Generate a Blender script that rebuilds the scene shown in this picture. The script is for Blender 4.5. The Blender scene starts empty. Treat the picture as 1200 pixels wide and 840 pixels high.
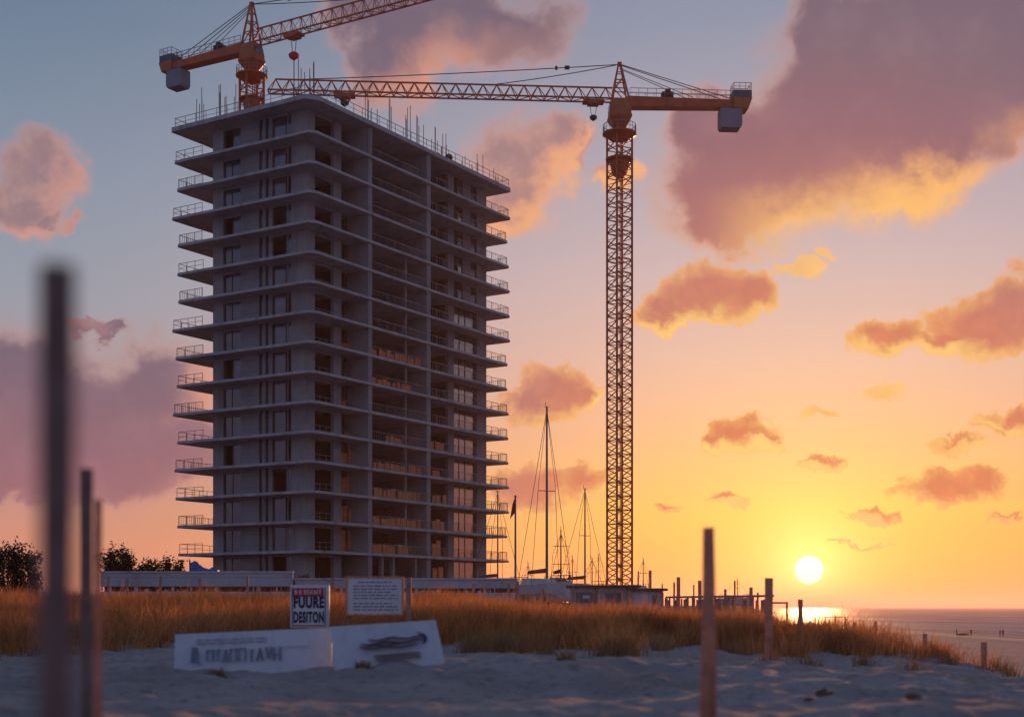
import bpy, bmesh, math, random
import numpy as np
from mathutils import Vector, Matrix, noise as mnoise
R = math.radians
rnd = random.Random(11)
col = bpy.context.scene.collection
scene = bpy.context.scene

# ------------------------------------------------------------------ camera, world, sun
EYE = 7.0            # metres above the sea
F = 1629.0           # focal length in photo pixels (1200 wide)
HOR = 711.0          # horizon row
cam_d = bpy.data.cameras.new('camera'); cam = bpy.data.objects.new('camera', cam_d); col.objects.link(cam)
cam.location = (0, 0, EYE); cam.rotation_euler = (R(90), 0, 0)
cam_d.sensor_width = 36; cam_d.lens = F / 1200 * 36
cam_d.shift_y = (HOR - 420) / 1200
cam_d.clip_start = 0.05; cam_d.clip_end = 60000
cam_d.dof.use_dof = True; cam_d.dof.focus_distance = 150; cam_d.dof.aperture_fstop = 0.90
scene.camera = cam
scene.view_settings.view_transform = 'Standard'; scene.view_settings.look = 'None'
scene.view_settings.exposure = 0.0; scene.view_settings.gamma = 1
scene.cycles.max_bounces = 6; scene.cycles.diffuse_bounces = 3; scene.cycles.glossy_bounces = 3
scene.cycles.transmission_bounces = 3; scene.cycles.transparent_max_bounces = 6
scene.cycles.use_denoising = True
scene.cycles.sample_clamp_indirect = 6

SUN_AZ, SUN_EL = math.degrees(math.atan((948 - 600) / F)), 1.5
LAMP_EL = 3.0
sun_d = bpy.data.lights.new('sun', 'SUN'); sun = bpy.data.objects.new('sun', sun_d); col.objects.link(sun)
sun_d.energy = 3.0; sun_d.angle = R(1.2); sun_d.color = (1.0, 0.42, 0.16)
_a, _e = R(SUN_AZ), R(LAMP_EL)
sdir = Vector((math.sin(_a) * math.cos(_e), math.cos(_a) * math.cos(_e), math.sin(_e)))
sun.rotation_euler = sdir.to_track_quat('Z', 'Y').to_euler()
_e2 = R(SUN_EL)
disc_dir = Vector((math.sin(_a) * math.cos(_e2), math.cos(_a) * math.cos(_e2), math.sin(_e2)))

def lin(h):
    h = h.lstrip('#'); o = []
    for i in (0, 2, 4):
        c = int(h[i:i + 2], 16) / 255
        o.append(c / 12.92 if c <= .04045 else ((c + .055) / 1.055) ** 2.4)
    return (*o, 1)

class NG:
    """small helper to write node graphs"""
    def __init__(s, tree): s.t = tree; s.n = tree.nodes; s.l = tree.links
    def put(s, sock, v):
        if v is None: return
        if isinstance(v, bpy.types.NodeSocket): s.l.new(v, sock)
        else: sock.default_value = v
    def math(s, op, a, b=None, c=None, clamp=False):
        n = s.n.new('ShaderNodeMath'); n.operation = op; n.use_clamp = clamp
        s.put(n.inputs[0], a); s.put(n.inputs[1], b); s.put(n.inputs[2], c); return n.outputs[0]
    def vmath(s, op, a, b=None, c=None):
        n = s.n.new('ShaderNodeVectorMath'); n.operation = op
        s.put(n.inputs[0], a); s.put(n.inputs[1], b)
        if c is not None: s.put(n.inputs[2], c)
        return n.outputs['Value'] if op in ('LENGTH', 'DOT_PRODUCT', 'DISTANCE') else n.outputs['Vector']
    def sep(s, v):
        n = s.n.new('ShaderNodeSeparateXYZ'); s.put(n.inputs[0], v); return n.outputs
    def comb(s, x, y, z=0.0):
        n = s.n.new('ShaderNodeCombineXYZ'); s.put(n.inputs[0], x); s.put(n.inputs[1], y); s.put(n.inputs[2], z); return n.outputs[0]
    def map(s, v, a, b, c=0.0, d=1.0, smooth=True):
        n = s.n.new('ShaderNodeMapRange'); n.interpolation_type = 'SMOOTHSTEP' if smooth else 'LINEAR'
        s.put(n.inputs[0], v)
        for i, q in enumerate((a, b, c, d)): s.put(n.inputs[i + 1], q)
        return n.outputs[0]
    def mix(s, f, a, b, mode='MIX'):
        n = s.n.new('ShaderNodeMix'); n.data_type = 'RGBA'; n.blend_type = mode
        s.put(n.inputs[0], f); s.put(n.inputs[6], a); s.put(n.inputs[7], b); return n.outputs[2]
    def ramp(s, f, stops, interp='LINEAR'):
        n = s.n.new('ShaderNodeValToRGB'); n.color_ramp.interpolation = interp; e = n.color_ramp.elements
        while len(e) < len(stops): e.new(0.5)
        for q, (p, c) in zip(e, stops):
            q.position = p; q.color = c
        s.put(n.inputs[0], f); return n.outputs[0]
    def noise(s, vec, scale, detail=3, rough=.5, dist=0.0, out=0):
        n = s.n.new('ShaderNodeTexNoise'); s.put(n.inputs['Vector'], vec)
        n.inputs['Scale'].default_value = scale; n.inputs['Detail'].default_value = detail
        n.inputs['Roughness'].default_value = rough; n.inputs['Distortion'].default_value = dist
        return n.outputs[out]

world = bpy.data.worlds.new('World'); scene.world = world; world.use_nodes = True
world.cycles.sampling_method = 'MANUAL'; world.cycles.sample_map_resolution = 512

def px_sky(x, y):
    az = math.atan((x - 600) / F)
    return math.degrees(az), math.degrees(math.atan((HOR - y) / F * math.cos(az)))

SOFT = [(900, 195, 140, 95), (1000, 125, 140, 100), (1110, 70, 160, 105), (1200, 30, 160, 100), (850, 245, 90, 48),
        (1060, 195, 95, 55), (1150, 120, 120, 60), (820, 150, 60, 40), (960, 40, 60, 40),
        (560, 30, 120, 55), (470, 70, 70, 60), (430, 20, 60, 40),
        (60, 500, 150, 95), (190, 470, 75, 75), (0, 455, 80, 65), (150, 545, 190, 50), (60, 575, 160, 26), (105, 392, 40, 9)]
GLOW = [(612, 190, 72, 62), (664, 165, 40, 42), (595, 245, 62, 38), (725, 210, 30, 24), (520, 250, 50, 60),
        (50, 205, 60, 42), (20, 240, 62, 34), (82, 266, 20, 9), (945, 315, 38, 11), (982, 301, 14, 8), (1045, 455, 24, 12), (958, 481, 26, 7)]
CRISP = [(655, 462, 55, 40), (620, 474, 42, 32), (690, 470, 24, 26),
         (828, 345, 72, 38), (780, 368, 45, 26), (878, 345, 34, 34),
         (868, 508, 46, 24), (842, 518, 26, 16), (905, 515, 20, 12), (962, 539, 28, 11),
         (1160, 382, 66, 42), (1110, 402, 38, 18), (1046, 398, 50, 24), (1200, 365, 60, 46),
         (1190, 495, 44, 22), (1122, 520, 34, 9), (1105, 568, 66, 22), (1150, 560, 26, 18),
         (1014, 602, 30, 9), (855, 585, 26, 11), (790, 594, 24, 7), (1168, 605, 24, 5),
         (680, 566, 42, 26), (620, 572, 52, 30), (1000, 636, 40, 3)]

def field_group(name, blobs, k):
    g = bpy.data.node_groups.new(name, 'ShaderNodeTree')
    g.interface.new_socket('P', in_out='INPUT', socket_type='NodeSocketVector')
    g.interface.new_socket('f', in_out='OUTPUT', socket_type='NodeSocketFloat')
    q = NG(g); gi = g.nodes.new('NodeGroupInput'); go = g.nodes.new('NodeGroupOutput')
    cur = None
    for (x, y, rx, ry) in blobs:
        az, el = px_sky(x, y); sx = F / 57.2958 / rx; sy = F / 57.2958 / ry
        d = q.vmath('LENGTH', q.vmath('MULTIPLY_ADD', gi.outputs[0], (sx, sy, 0), (-az * sx, -el * sy, 0)))
        cur = d if cur is None else q.math('SMOOTH_MIN', cur, d, k)
    q.l.new(cur, go.inputs[0]); return g

def build_world():
    t = world.node_tree; t.nodes.clear(); q = NG(t)
    D = t.nodes.new('ShaderNodeTexCoord').outputs['Generated']
    D = q.vmath('NORMALIZE', D)
    x, y, z = q.sep(D)
    az = q.math('MULTIPLY', q.math('ARCTAN2', x, y), 57.2958)
    el = q.math('MULTIPLY', q.math('ARCSINE', z), 57.2958)
    elp = q.math('MAXIMUM', el, 0.0)
    daz = q.math('ABSOLUTE', q.math('SUBTRACT', az, SUN_AZ))
    daz = q.math('MINIMUM', daz, q.math('SUBTRACT', 360.0, daz))
    e = q.math('DIVIDE', elp, 60.0, clamp=True)
    S = q.ramp(e, [(0, lin('e68640')), (1.2 / 60, lin('f09c46')), (4 / 60, lin('f6b25a')), (7 / 60, lin('ecae86')), (10 / 60, lin('dcb0a4')),
                   (13.5 / 60, lin('c6adb2')), (17 / 60, lin('aea4b2')), (23 / 60, lin('8791a8')), (36 / 60, lin('5f7390')), (1, lin('465a7c'))])
    L = q.ramp(e, [(0, lin('c07c70')), (2.2 / 60, lin('d08f78')), (5 / 60, lin('b98a88')), (8.5 / 60, lin('a5949c')), (12 / 60, lin('939aa8')),
                   (16 / 60, lin('8493a6')), (22 / 60, lin('6a7f97')), (36 / 60, lin('4f6485')), (1, lin('405577'))])
    B = q.ramp(e, [(0, lin('6c7490')), (8 / 60, lin('8a86a0')), (18 / 60, lin('7484a8')), (36 / 60, lin('566e98')), (1, lin('42588a'))])
    base = q.mix(q.map(daz, 2, 34), S, L)
    base = q.mix(q.map(daz, 55, 130), base, B)
    # the physical sky adds its own part
    sk = t.nodes.new('ShaderNodeTexSky'); sk.sky_type = 'NISHITA'; sk.sun_disc = False
    sk.sun_elevation = R(LAMP_EL); sk.sun_rotation = R(SUN_AZ); sk.air_density = 1.2; sk.dust_density = 1.5
    base = q.mix(1.0, base, q.mix(1.0, sk.outputs[0], (.006, .006, .006, 1), 'MULTIPLY'), 'ADD')
    # thin streaks low in the sky
    st = q.noise(q.vmath('MULTIPLY', D, (6, 6, 60)), 1.0, 4, .55)
    base = q.mix(q.math('MULTIPLY', q.map(st, .5, .75), q.map(elp, 14, 2, 0, .22)), base, lin('e9a077'))
    ang = q.math('MULTIPLY', q.math('ARCCOSINE', q.math('MINIMUM', q.vmath('DOT_PRODUCT', D, tuple(disc_dir)), 1.0)), 57.2958)
    g1 = q.math('EXPONENT', q.math('DIVIDE', ang, -1.3))
    g2 = q.math('EXPONENT', q.math('DIVIDE', ang, -5.2))
    glow = q.mix(1.0, q.mix(g1, (0, 0, 0, 1), (1.0, .80, .34, 1)), q.mix(g2, (0, 0, 0, 1), (.27, .34, .04, 1)), 'ADD')
    base = q.mix(1.0, base, glow, 'ADD')
    # clouds
    P = q.comb(az, el, 0.0)
    n_big = q.noise(D, 11, 7, .55, 0.2, out=1)
    n_sml = q.noise(D, 42, 6, .58, 0.3, out=1)
    def warp(amp_b, amp_s):
        w = q.vmath('MULTIPLY', q.vmath('SUBTRACT', n_big, (.5, .5, .5)), (amp_b, amp_b * .8, 0))
        w2 = q.vmath('MULTIPLY', q.vmath('SUBTRACT', n_sml, (.5, .5, .5)), (amp_s, amp_s * .9, 0))
        return q.vmath('ADD', w, w2)
    tos = q.vmath('NORMALIZE', q.vmath('SUBTRACT', (SUN_AZ, SUN_EL - 1.0, 0), P))
    out = base
    Dw = q.vmath('ADD', D, q.vmath('MULTIPLY', q.vmath('SUBTRACT', n_sml, (.5, .5, .5)), (.02, .02, .02)))
    def vor(sc):
        n = t.nodes.new('ShaderNodeTexVoronoi'); n.inputs['Scale'].default_value = sc; q.l.new(Dw, n.inputs['Vector']); return n.outputs['Distance']
    nd = q.noise(D, 60, 5, .6)
    for name, blobs, k, wa, e0, e1, off, nz in (('soft_clouds', SOFT, .45, (4.5, 2.0), 1.16, .62, 1.6, .50), ('glow_clouds', GLOW, .35, (3.2, 2.2), 1.12, .58, 1.2, .55),
                                                ('crisp_clouds', CRISP, .25, (1.5, 2.1), 1.06, .80, .46, .54)):
        g = field_group(name, blobs, k)
        PW = q.vmath('ADD', P, warp(*wa))
        def ev(pv):
            n = t.nodes.new('ShaderNodeGroup'); n.node_tree = g; q.l.new(pv, n.inputs[0]); return n.outputs[0]
        lobes = q.math('ADD', q.math('MULTIPLY', vor(52 if name != 'soft_clouds' else 26), .6), q.math('MULTIPLY', vor(135 if name != 'soft_clouds' else 80), .3))
        bump = q.math('ADD', q.math('MULTIPLY', q.math('SUBTRACT', nd, .5), nz * .6), q.math('MULTIPLY', q.math('SUBTRACT', lobes, .38), nz * (.8 if name != 'soft_clouds' else .55)))
        f0 = q.math('ADD', ev(PW), bump)
        f1 = q.math('ADD', ev(q.vmath('MULTIPLY_ADD', tos, (off, off, 0), PW)), bump)
        dens = q.map(f0, e0, e1)
        thick = q.map(f0, e0 - .02, .55 if name == 'soft_clouds' else .35)
        # light that comes through where the cloud thins towards the sun
        rim = q.math('MULTIPLY', q.map(q.math('SUBTRACT', f1, f0), .02, .42), q.map(f1, .55, 1.25))
        near = q.map(ang, 7, 30)
        body = q.ramp(near, [(0, lin('e2845a')), (.20, lin('bf7c72')), (.40, lin('9d6e74')), (.60, lin('866d78')), (.80, lin('7a6a78')), (1, lin('78697a'))])
        body = q.mix(q.math('MULTIPLY', q.map(el, 11, 3.5), q.map(near, .35, .7, 0, .7)), body, lin('a87078'))
        lit = q.ramp(near, [(0, lin('ffd27a')), (.3, lin('fdbb70')), (.6, lin('f2a67c')), (1, lin('d8988a'))])
        thinc = q.ramp(near, [(0, lin('f6b464')), (.4, lin('e2a184')), (.7, lin('cb9a8e')), (1, lin('c2958c'))])
        c = q.mix(thick, thinc, body)
        c = q.mix(q.math('MULTIPLY', q.map(lobes, .1, .6), .45), c, q.mix(1.0, c, (.72, .72, .80, 1), 'MULTIPLY'))
        patch = q.map(q.noise(D, 9, 3, .5), .34, .58, .35, 1.0)
        if name == 'soft_clouds':
            patch = q.math('MULTIPLY', patch, q.math('ADD', q.map(az, 7.5, 12), q.map(az, 4, -5), clamp=True))
        if name == 'glow_clouds':
            c = q.mix(q.math('MULTIPLY', q.map(nd, .35, .7, .45, .95), q.map(el, 4, 16, .85, .75)), c, thinc)
        c = q.mix(q.math('MULTIPLY', rim, patch), c, lit)
        # thin bright fringe where the cloud frays against the open sky
        fr = q.math('MULTIPLY', q.map(f0, .70, .98), q.map(f0, 1.12, .98))
        c = q.mix(q.math('MULTIPLY', fr, .45), c, thinc)
        out = q.mix(q.math('MULTIPLY', dens, .90 if name == 'glow_clouds' else .96), out, c)
    disc = q.map(ang, .60, .53)
    out = q.mix(disc, out, (2.0, 1.85, 1.35, 1))
    bg = t.nodes.new('ShaderNodeBackground'); q.l.new(out, bg.inputs[0]); bg.inputs[1].default_value = 1.0
    wo = t.nodes.new('ShaderNodeOutputWorld'); q.l.new(bg.outputs[0], wo.inputs[0])
build_world()

# ------------------------------------------------------------------ materials
def mat(name, base, rough=.8, metal=0.0, var=.25, scale=1.2, bump=0.0, bscale=20, spec=.3, dirt=None, dirt_amt=.5, stripes=None, coat=0.0, trans=0.0):
    m = bpy.data.materials.new(name); m.use_nodes = True; t = m.node_tree; q = NG(t)
    b = t.nodes['Principled BSDF']
    tc = t.nodes.new('ShaderNodeTexCoord').outputs['Object']
    n1 = q.noise(tc, scale, 6, .6); n2 = q.noise(tc, scale * 7.3, 4, .6)
    f = q.math('ADD', q.math('MULTIPLY', n1, .65), q.math('MULTIPLY', n2, .35))
    lo = tuple(c * (1 - var) for c in base[:3]) + (1,); hi = tuple(min(1, c * (1 + var)) for c in base[:3]) + (1,)
    c = q.mix(q.map(f, .3, .7), lo, hi)
    if dirt:
        s = q.noise(q.vmath('MULTIPLY', tc, (1, 1, .12)), scale * 1.6, 5, .65)
        c = q.mix(q.math('MULTIPLY', q.map(s, .5, .75), dirt_amt), c, (*dirt, 1))
    if stripes:
        zc = q.sep(tc)[2]
        w = q.math('FRACT', q.math('MULTIPLY', zc, stripes))
        c = q.mix(q.math('MULTIPLY', q.math('LESS_THAN', w, .07), .55), c, tuple(v * .45 for v in base[:3]) + (1,))
    q.l.new(c, b.inputs['Base Color'])
    q.l.new(q.map(n2, .2, .8, max(0, rough - .12), min(1, rough + .1)), b.inputs['Roughness'])
    b.inputs['Metallic'].default_value = metal; b.inputs['Specular IOR Level'].default_value = spec
    if coat: b.inputs['Coat Weight'].default_value = coat
    if bump:
        bn = t.nodes.new('ShaderNodeBump'); bn.inputs['Strength'].default_value = bump; bn.inputs['Distance'].default_value = .05
        q.l.new(q.noise(tc, bscale, 6, .65), bn.inputs['Height']); q.l.new(bn.outputs[0], b.inputs['Normal'])
    return m
M = {}
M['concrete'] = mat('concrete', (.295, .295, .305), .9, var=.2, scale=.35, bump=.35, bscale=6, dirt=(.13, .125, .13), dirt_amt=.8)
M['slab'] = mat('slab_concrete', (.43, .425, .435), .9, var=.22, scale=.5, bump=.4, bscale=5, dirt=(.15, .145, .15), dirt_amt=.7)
M['panel'] = mat('smooth_panel', (.25, .26, .285), .8, var=.14, scale=.4, dirt=(.18, .18, .19), dirt_amt=.4, stripes=.75)
M['dark_inside'] = mat('shaded_interior', (.06, .05, .05), .95, var=.2, scale=.5)  # near-black base puts the shade of the open rooms into the colour
M['rail'] = mat('galvanised_rail', (.30, .26, .26), .6, metal=.3, var=.2, scale=2)
M['rebar'] = mat('rusty_rebar', (.16, .10, .085), .8, metal=.2, var=.3, scale=2)
M['crane'] = mat('orange_crane_paint', (.50, .10, .03), .5, var=.25, scale=.8, dirt=(.16, .06, .03), dirt_amt=.6, spec=.4)
M['crane_box'] = mat('ochre_crane_paint', (.46, .14, .04), .5, var=.2, scale=.7, dirt=(.2, .09, .04), dirt_amt=.6, spec=.4)
M['weight'] = mat('grey_counterweight', (.22, .25, .30), .8, var=.15, scale=.7, dirt=(.13, .14, .17))
M['blue_house'] = mat('blue_sheet', (.09, .115, .175), .5, var=.2, scale=1)
M['cable'] = mat('steel_cable', (.05, .045, .05), .5, metal=.4)
M['black'] = mat('black_machine', (.03, .028, .03), .6, var=.3, scale=2)
M['glass'] = mat('window_glass', (.10, .12, .15), .10, metal=.55, var=.25, scale=.3, spec=.8)
M['mirror'] = mat('tinted_glass', (.34, .29, .28), .10, metal=.85, var=.12, scale=.5, spec=.8)
M['frame'] = mat('dark_window_frame', (.05, .042, .042), .5, var=.2)
M['board'] = mat('sunset_orange_formwork', (.85, .28, .10), .8, var=.3, scale=.9, dirt=(.25, .10, .05), dirt_amt=.6)  # orange raised to carry the sunset light on the boards
M['stake'] = mat('weathered_glow_wood', (.72, .27, .16), .85, var=.35, scale=3, bump=.5, bscale=25, dirt=(.10, .05, .045), dirt_amt=.7)  # red base paints the sunset glow onto backlit wood
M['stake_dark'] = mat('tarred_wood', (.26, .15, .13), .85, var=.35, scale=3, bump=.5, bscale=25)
M['stake_pale'] = mat('pale_sunlit_wood', (.42, .24, .18), .85, var=.3, scale=3, dirt=(.2, .1, .08), dirt_amt=.6)  # rose tone stands in for warm light on the stake faces
M['white_wall'] = mat('pale_wall', (.50, .49, .52), .8, var=.15, scale=.4, dirt=(.24, .24, .26), dirt_amt=.6, stripes=1.6)
M['white_plain'] = mat('pale_render', (.60, .55, .56), .85, var=.18, scale=.5, dirt=(.22, .2, .2), dirt_amt=.6)
M['shed'] = mat('shed_boarding', (.55, .46, .45), .85, var=.25, scale=.6, dirt=(.16, .12, .11), dirt_amt=.6, stripes=2.2)
M['roofing'] = mat('dark_roofing', (.10, .07, .06), .8, var=.3, scale=1)
M['sign_white'] = mat('sign_white', (.72, .71, .72), .5, var=.06, scale=2, dirt=(.45, .44, .45), dirt_amt=.4)
M['board_white'] = mat('board_white', (.62, .63, .66), .6, var=.10, scale=1.2, dirt=(.34, .35, .38), dirt_amt=.6)
M['red'] = mat('sign_red', (.55, .03, .035), .5, var=.1)
M['navy'] = mat('navy_ink', (.025, .03, .07), .6, var=.1)
M['faded'] = mat('faded_ink', (.22, .24, .30), .7, var=.3, scale=4)
M['blue_paint'] = mat('blue_brush_paint', (.06, .07, .22), .6, var=.35, scale=3)
M['tarp'] = mat('blue_tarpaulin', (.04, .13, .34), .45, var=.3, scale=2, bump=.6, bscale=4)
M['hull'] = mat('white_gelcoat', (.60, .56, .56), .4, var=.12, scale=.6, dirt=(.3, .26, .25), dirt_amt=.5)
M['mast'] = mat('dark_mast', (.22, .14, .12), .5, metal=.2, var=.25, scale=1)
M['flag'] = mat('red_flag_cloth', (.5, .05, .04), .8, var=.2)
M['bark'] = mat('bark', (.05, .035, .03), .9, var=.3, scale=4)
M['skin'] = mat('skin', (.35, .2, .14), .6)
M['cloth_dark'] = mat('dark_clothes', (.04, .035, .045), .9)
M['stone'] = mat('brown_stone', (.20, .11, .085), .9, var=.4, scale=6, bump=.8, bscale=14)

def leaf_mat(name, a, b, trans, scale=1.0):
    m = bpy.data.materials.new(name); m.use_nodes = True; t = m.node_tree; q = NG(t); t.nodes.clear()
    tc = t.nodes.new('ShaderNodeTexCoord').outputs['Object']
    geo = t.nodes.new('ShaderNodeNewGeometry')
    f = q.math('ADD', q.math('MULTIPLY', q.noise(tc, scale, 3, .6), .6), q.math('MULTIPLY', geo.outputs['Random Per Island'], .4))
    c = q.mix(q.map(f, .3, .75), (*a, 1), (*b, 1))
    d = t.nodes.new('ShaderNodeBsdfDiffuse'); q.l.new(c, d.inputs[0])
    tr = t.nodes.new('ShaderNodeBsdfTranslucent'); q.l.new(c, tr.inputs[0])
    mx = t.nodes.new('ShaderNodeMixShader'); mx.inputs[0].default_value = trans
    q.l.new(d.outputs[0], mx.inputs[1]); q.l.new(tr.outputs[0], mx.inputs[2])
    o = t.nodes.new('ShaderNodeOutputMaterial'); q.l.new(mx.outputs[0], o.inputs[0])
    return m
M['grass'] = leaf_mat('dune_grass', (.30, .125, .05), (.80, .37, .15), .66, .5)  # orange tones carry the backlit glow besides the blades' own colour
M['tuft'] = leaf_mat('tuft_grass', (.20, .14, .07), (.42, .27, .13), .4, 2.0)
M['leaf'] = leaf_mat('leaves', (.022, .028, .018), (.06, .05, .03), .25, 1.0)

def sand_material():
    m = bpy.data.materials.new('sand'); m.use_nodes = True; t = m.node_tree; q = NG(t); b = t.nodes['Principled BSDF']
    tc = t.nodes.new('ShaderNodeTexCoord').outputs['Object']
    x, y, z = q.sep(tc)
    n1 = q.noise(tc, .45, 6, .6); n2 = q.noise(tc, 5.5, 6, .65); n3 = q.noise(tc, 60, 3, .6)
    c = q.mix(q.map(n1, .3, .7), (.35, .29, .255, 1), (.51, .43, .385, 1))
    c = q.mix(q.math('MULTIPLY', q.map(n2, .50, .68), .65), c, (.16, .145, .145, 1))
    # soil between the grass plants and behind the walls
    soil = q.map(q.math('ADD', q.math('ADD', y, q.map(x, 3.5, 6, 0, 5)), q.math('MULTIPLY', q.math('SUBTRACT', n1, .5), 14)), 43, 49)
    soil = q.math('MULTIPLY', soil, q.map(z, 3.8, 5.6))
    c = q.mix(soil, c, q.mix(n2, (.085, .05, .028, 1), (.15, .09, .05, 1)))
    wet = q.map(z, .42, .02)
    c = q.mix(q.math('MULTIPLY', wet, .85), c, (.14, .11, .10, 1))
    q.l.new(c, b.inputs['Base Color'])
    q.l.new(q.map(wet, 0, 1, .95, .28), b.inputs['Roughness']); b.inputs['Specular IOR Level'].default_value = .25
    h = q.math('ADD', q.math('MULTIPLY', n2, 1.0), q.math('MULTIPLY', n3, .2))
    h = q.math('ADD', h, q.math('MULTIPLY', q.noise(q.vmath('MULTIPLY', tc, (1, .8, 1)), 2.4, 4, .55), 1.6))
    bn = t.nodes.new('ShaderNodeBump'); bn.inputs['Strength'].default_value = .8; bn.inputs['Distance'].default_value = .12
    q.l.new(h, bn.inputs['Height']); q.l.new(bn.outputs[0], b.inputs['Normal'])
    return m
M['sand'] = sand_material()

def sea_material():
    m = bpy.data.materials.new('sea'); m.use_nodes = True; t = m.node_tree; q = NG(t); b = t.nodes['Principled BSDF']
    tc = t.nodes.new('ShaderNodeTexCoord').outputs['Object']
    x, y, z = q.sep(tc)
    # foam lines along the shore
    n = q.noise(q.vmath('MULTIPLY', tc, (.05, .012, 0)), 1.0, 5, .6)
    s = q.math('ADD', x, q.math('MULTIPLY', q.math('SUBTRACT', n, .5), 60))
    foam = q.math('MULTIPLY', q.map(q.math('FRACT', q.math('DIVIDE', s, 17.0)), .90, 1.0), q.map(x, 260, 140))
    foam = q.math('MULTIPLY', foam, q.map(q.noise(tc, .3, 4, .6), .40, .6))
    rip = q.noise(q.vmath('MULTIPLY', tc, (.022, .0035, 0)), 1.0, 6, .65)
    c = q.mix(q.map(rip, .38, .62), (.13, .105, .16, 1), (.36, .30, .37, 1))  # lilac sky reflection and dark ripples painted into the base colour
    c = q.mix(foam, c, (.75, .69, .72, 1)); q.l.new(c, b.inputs['Base Color'])
    q.l.new(q.map(foam, 0, 1, .40, .8), b.inputs['Roughness']); b.inputs['IOR'].default_value = 1.33; b.inputs['Specular IOR Level'].default_value = .16
    w = q.noise(q.vmath('MULTIPLY', tc, (1.0, .45, 1)), .22, 8, .62)
    w2 = q.noise(q.vmath('MULTIPLY', tc, (.05, .016, 1)), 1.0, 3, .5)
    bn = t.nodes.new('ShaderNodeBump'); bn.inputs['Strength'].default_value = 1.0; bn.inputs['Distance'].default_value = 1.6
    q.l.new(q.math('ADD', w, w2), bn.inputs['Height']); q.l.new(bn.outputs[0], b.inputs['Normal'])
    return m
M['sea'] = sea_material()

# ------------------------------------------------------------------ mesh helpers
class MB:
    def __init__(s): s.v = []; s.f = []
    def add(s, vs, fs):
        o = len(s.v); s.v += [tuple(p) for p in vs]; s.f += [tuple(i + o for i in f) for f in fs]
    def box(s, x0, x1, y0, y1, z0, z1):
        s.add([(x0, y0, z0), (x1, y0, z0), (x1, y1, z0), (x0, y1, z0), (x0, y0, z1), (x1, y0, z1), (x1, y1, z1), (x0, y1, z1)],
              [(0, 3, 2, 1), (4, 5, 6, 7), (0, 1, 5, 4), (1, 2, 6, 5), (2, 3, 7, 6), (3, 0, 4, 7)])
    def bar(s, a, b, w, h=None, taper=1.0):
        a = Vector(a); b = Vector(b); h = h or w; d = (b - a)
        if d.length < 1e-6: return
        d.normalize(); up = Vector((0, 0, 1)) if abs(d.z) < .95 else Vector((1, 0, 0))
        t = d.cross(up).normalized(); u = t.cross(d)
        vs = []
        for p, k in ((a, 1.0), (b, taper)):
            for sx, sy in ((-1, -1), (1, -1), (1, 1), (-1, 1)): vs.append(p + t * (w / 2 * sx * k) + u * (h / 2 * sy * k))
        s.add(vs, [(0, 3, 2, 1), (4, 5, 6, 7), (0, 1, 5, 4), (1, 2, 6, 5), (2, 3, 7, 6), (3, 0, 4, 7)])
    def tube(s, a, b, r0, r1=None, n=8):
        a = Vector(a); b = Vector(b); r1 = r0 if r1 is None else r1; d = (b - a).normalized()
        up = Vector((0, 0, 1)) if abs(d.z) < .95 else Vector((1, 0, 0)); t = d.cross(up).normalized(); u = t.cross(d)
        vs = [p + t * (math.cos(2 * math.pi * i / n) * r) + u * (math.sin(2 * math.pi * i / n) * r) for p, r in ((a, r0), (b, r1)) for i in range(n)]
        s.add(vs, [(i, (i + 1) % n, n + (i + 1) % n, n + i) for i in range(n)] + [tuple(reversed(range(n))), tuple(range(n, 2 * n))])
    def loft(s, rings, cap=True):
        n = len(rings[0]); vs = [p for r in rings for p in r]; fs = []
        for k in range(len(rings) - 1):
            for i in range(n): fs.append((k * n + i, k * n + (i + 1) % n, (k + 1) * n + (i + 1) % n, (k + 1) * n + i))
        if cap: fs += [tuple(reversed(range(n))), tuple(range((len(rings) - 1) * n, len(rings) * n))]
        s.add(vs, fs)
    def prism(s, poly, z0, z1):
        n = len(poly)
        s.add([(x, y, z0) for x, y in poly] + [(x, y, z1) for x, y in poly],
              [(i, (i + 1) % n, n + (i + 1) % n, n + i) for i in range(n)] + [tuple(reversed(range(n))), tuple(range(n, 2 * n))])
    def build(s, name, m, parent=None, loc=None, rz=0, bevel=0, smooth=False):
        me = bpy.data.meshes.new(name); me.from_pydata(s.v, [], s.f); me.update()
        if smooth:
            for p in me.polygons: p.use_smooth = True
        me.materials.append(m)
        o = bpy.data.objects.new(name, me); col.objects.link(o)
        if parent: o.parent = parent
        if loc: o.location = loc
        if rz: o.rotation_euler = (0, 0, rz)
        if bevel:
            b = o.modifiers.new('bevel', 'BEVEL'); b.width = bevel; b.segments = 2; b.limit_method = 'ANGLE'
        return o

def tag(o, label=None, cat=None, group=None, kind=None):
    if label: o['label'] = label
    if cat: o['category'] = cat
    if group: o['group'] = group
    if kind: o['kind'] = kind
    return o
def empty(name, loc, rz=0):
    o = bpy.data.objects.new(name, None); col.objects.link(o); o.location = loc; o.rotation_euler = (0, 0, rz); return o
def at(px, py, Y):
    """point of the place seen at photo pixel (px, py) when it lies Y metres out"""
    return Vector(((px - 600) / F * Y, Y, EYE + (HOR - py) / F * Y))
def X_at(px, Y): return (px - 600) / F * Y
def copy_tree(o, parent=None):
    c = o.copy(); col.objects.link(c)
    if parent: c.parent = parent
    for ch in list(o.children): copy_tree(ch, c)
    return c
ORD = ['first', 'second', 'third', 'fourth', 'fifth', 'sixth', 'seventh', 'eighth', 'ninth', 'tenth', 'eleventh', 'twelfth', 'thirteenth', 'fourteenth', 'fifteenth', 'sixteenth']

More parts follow.
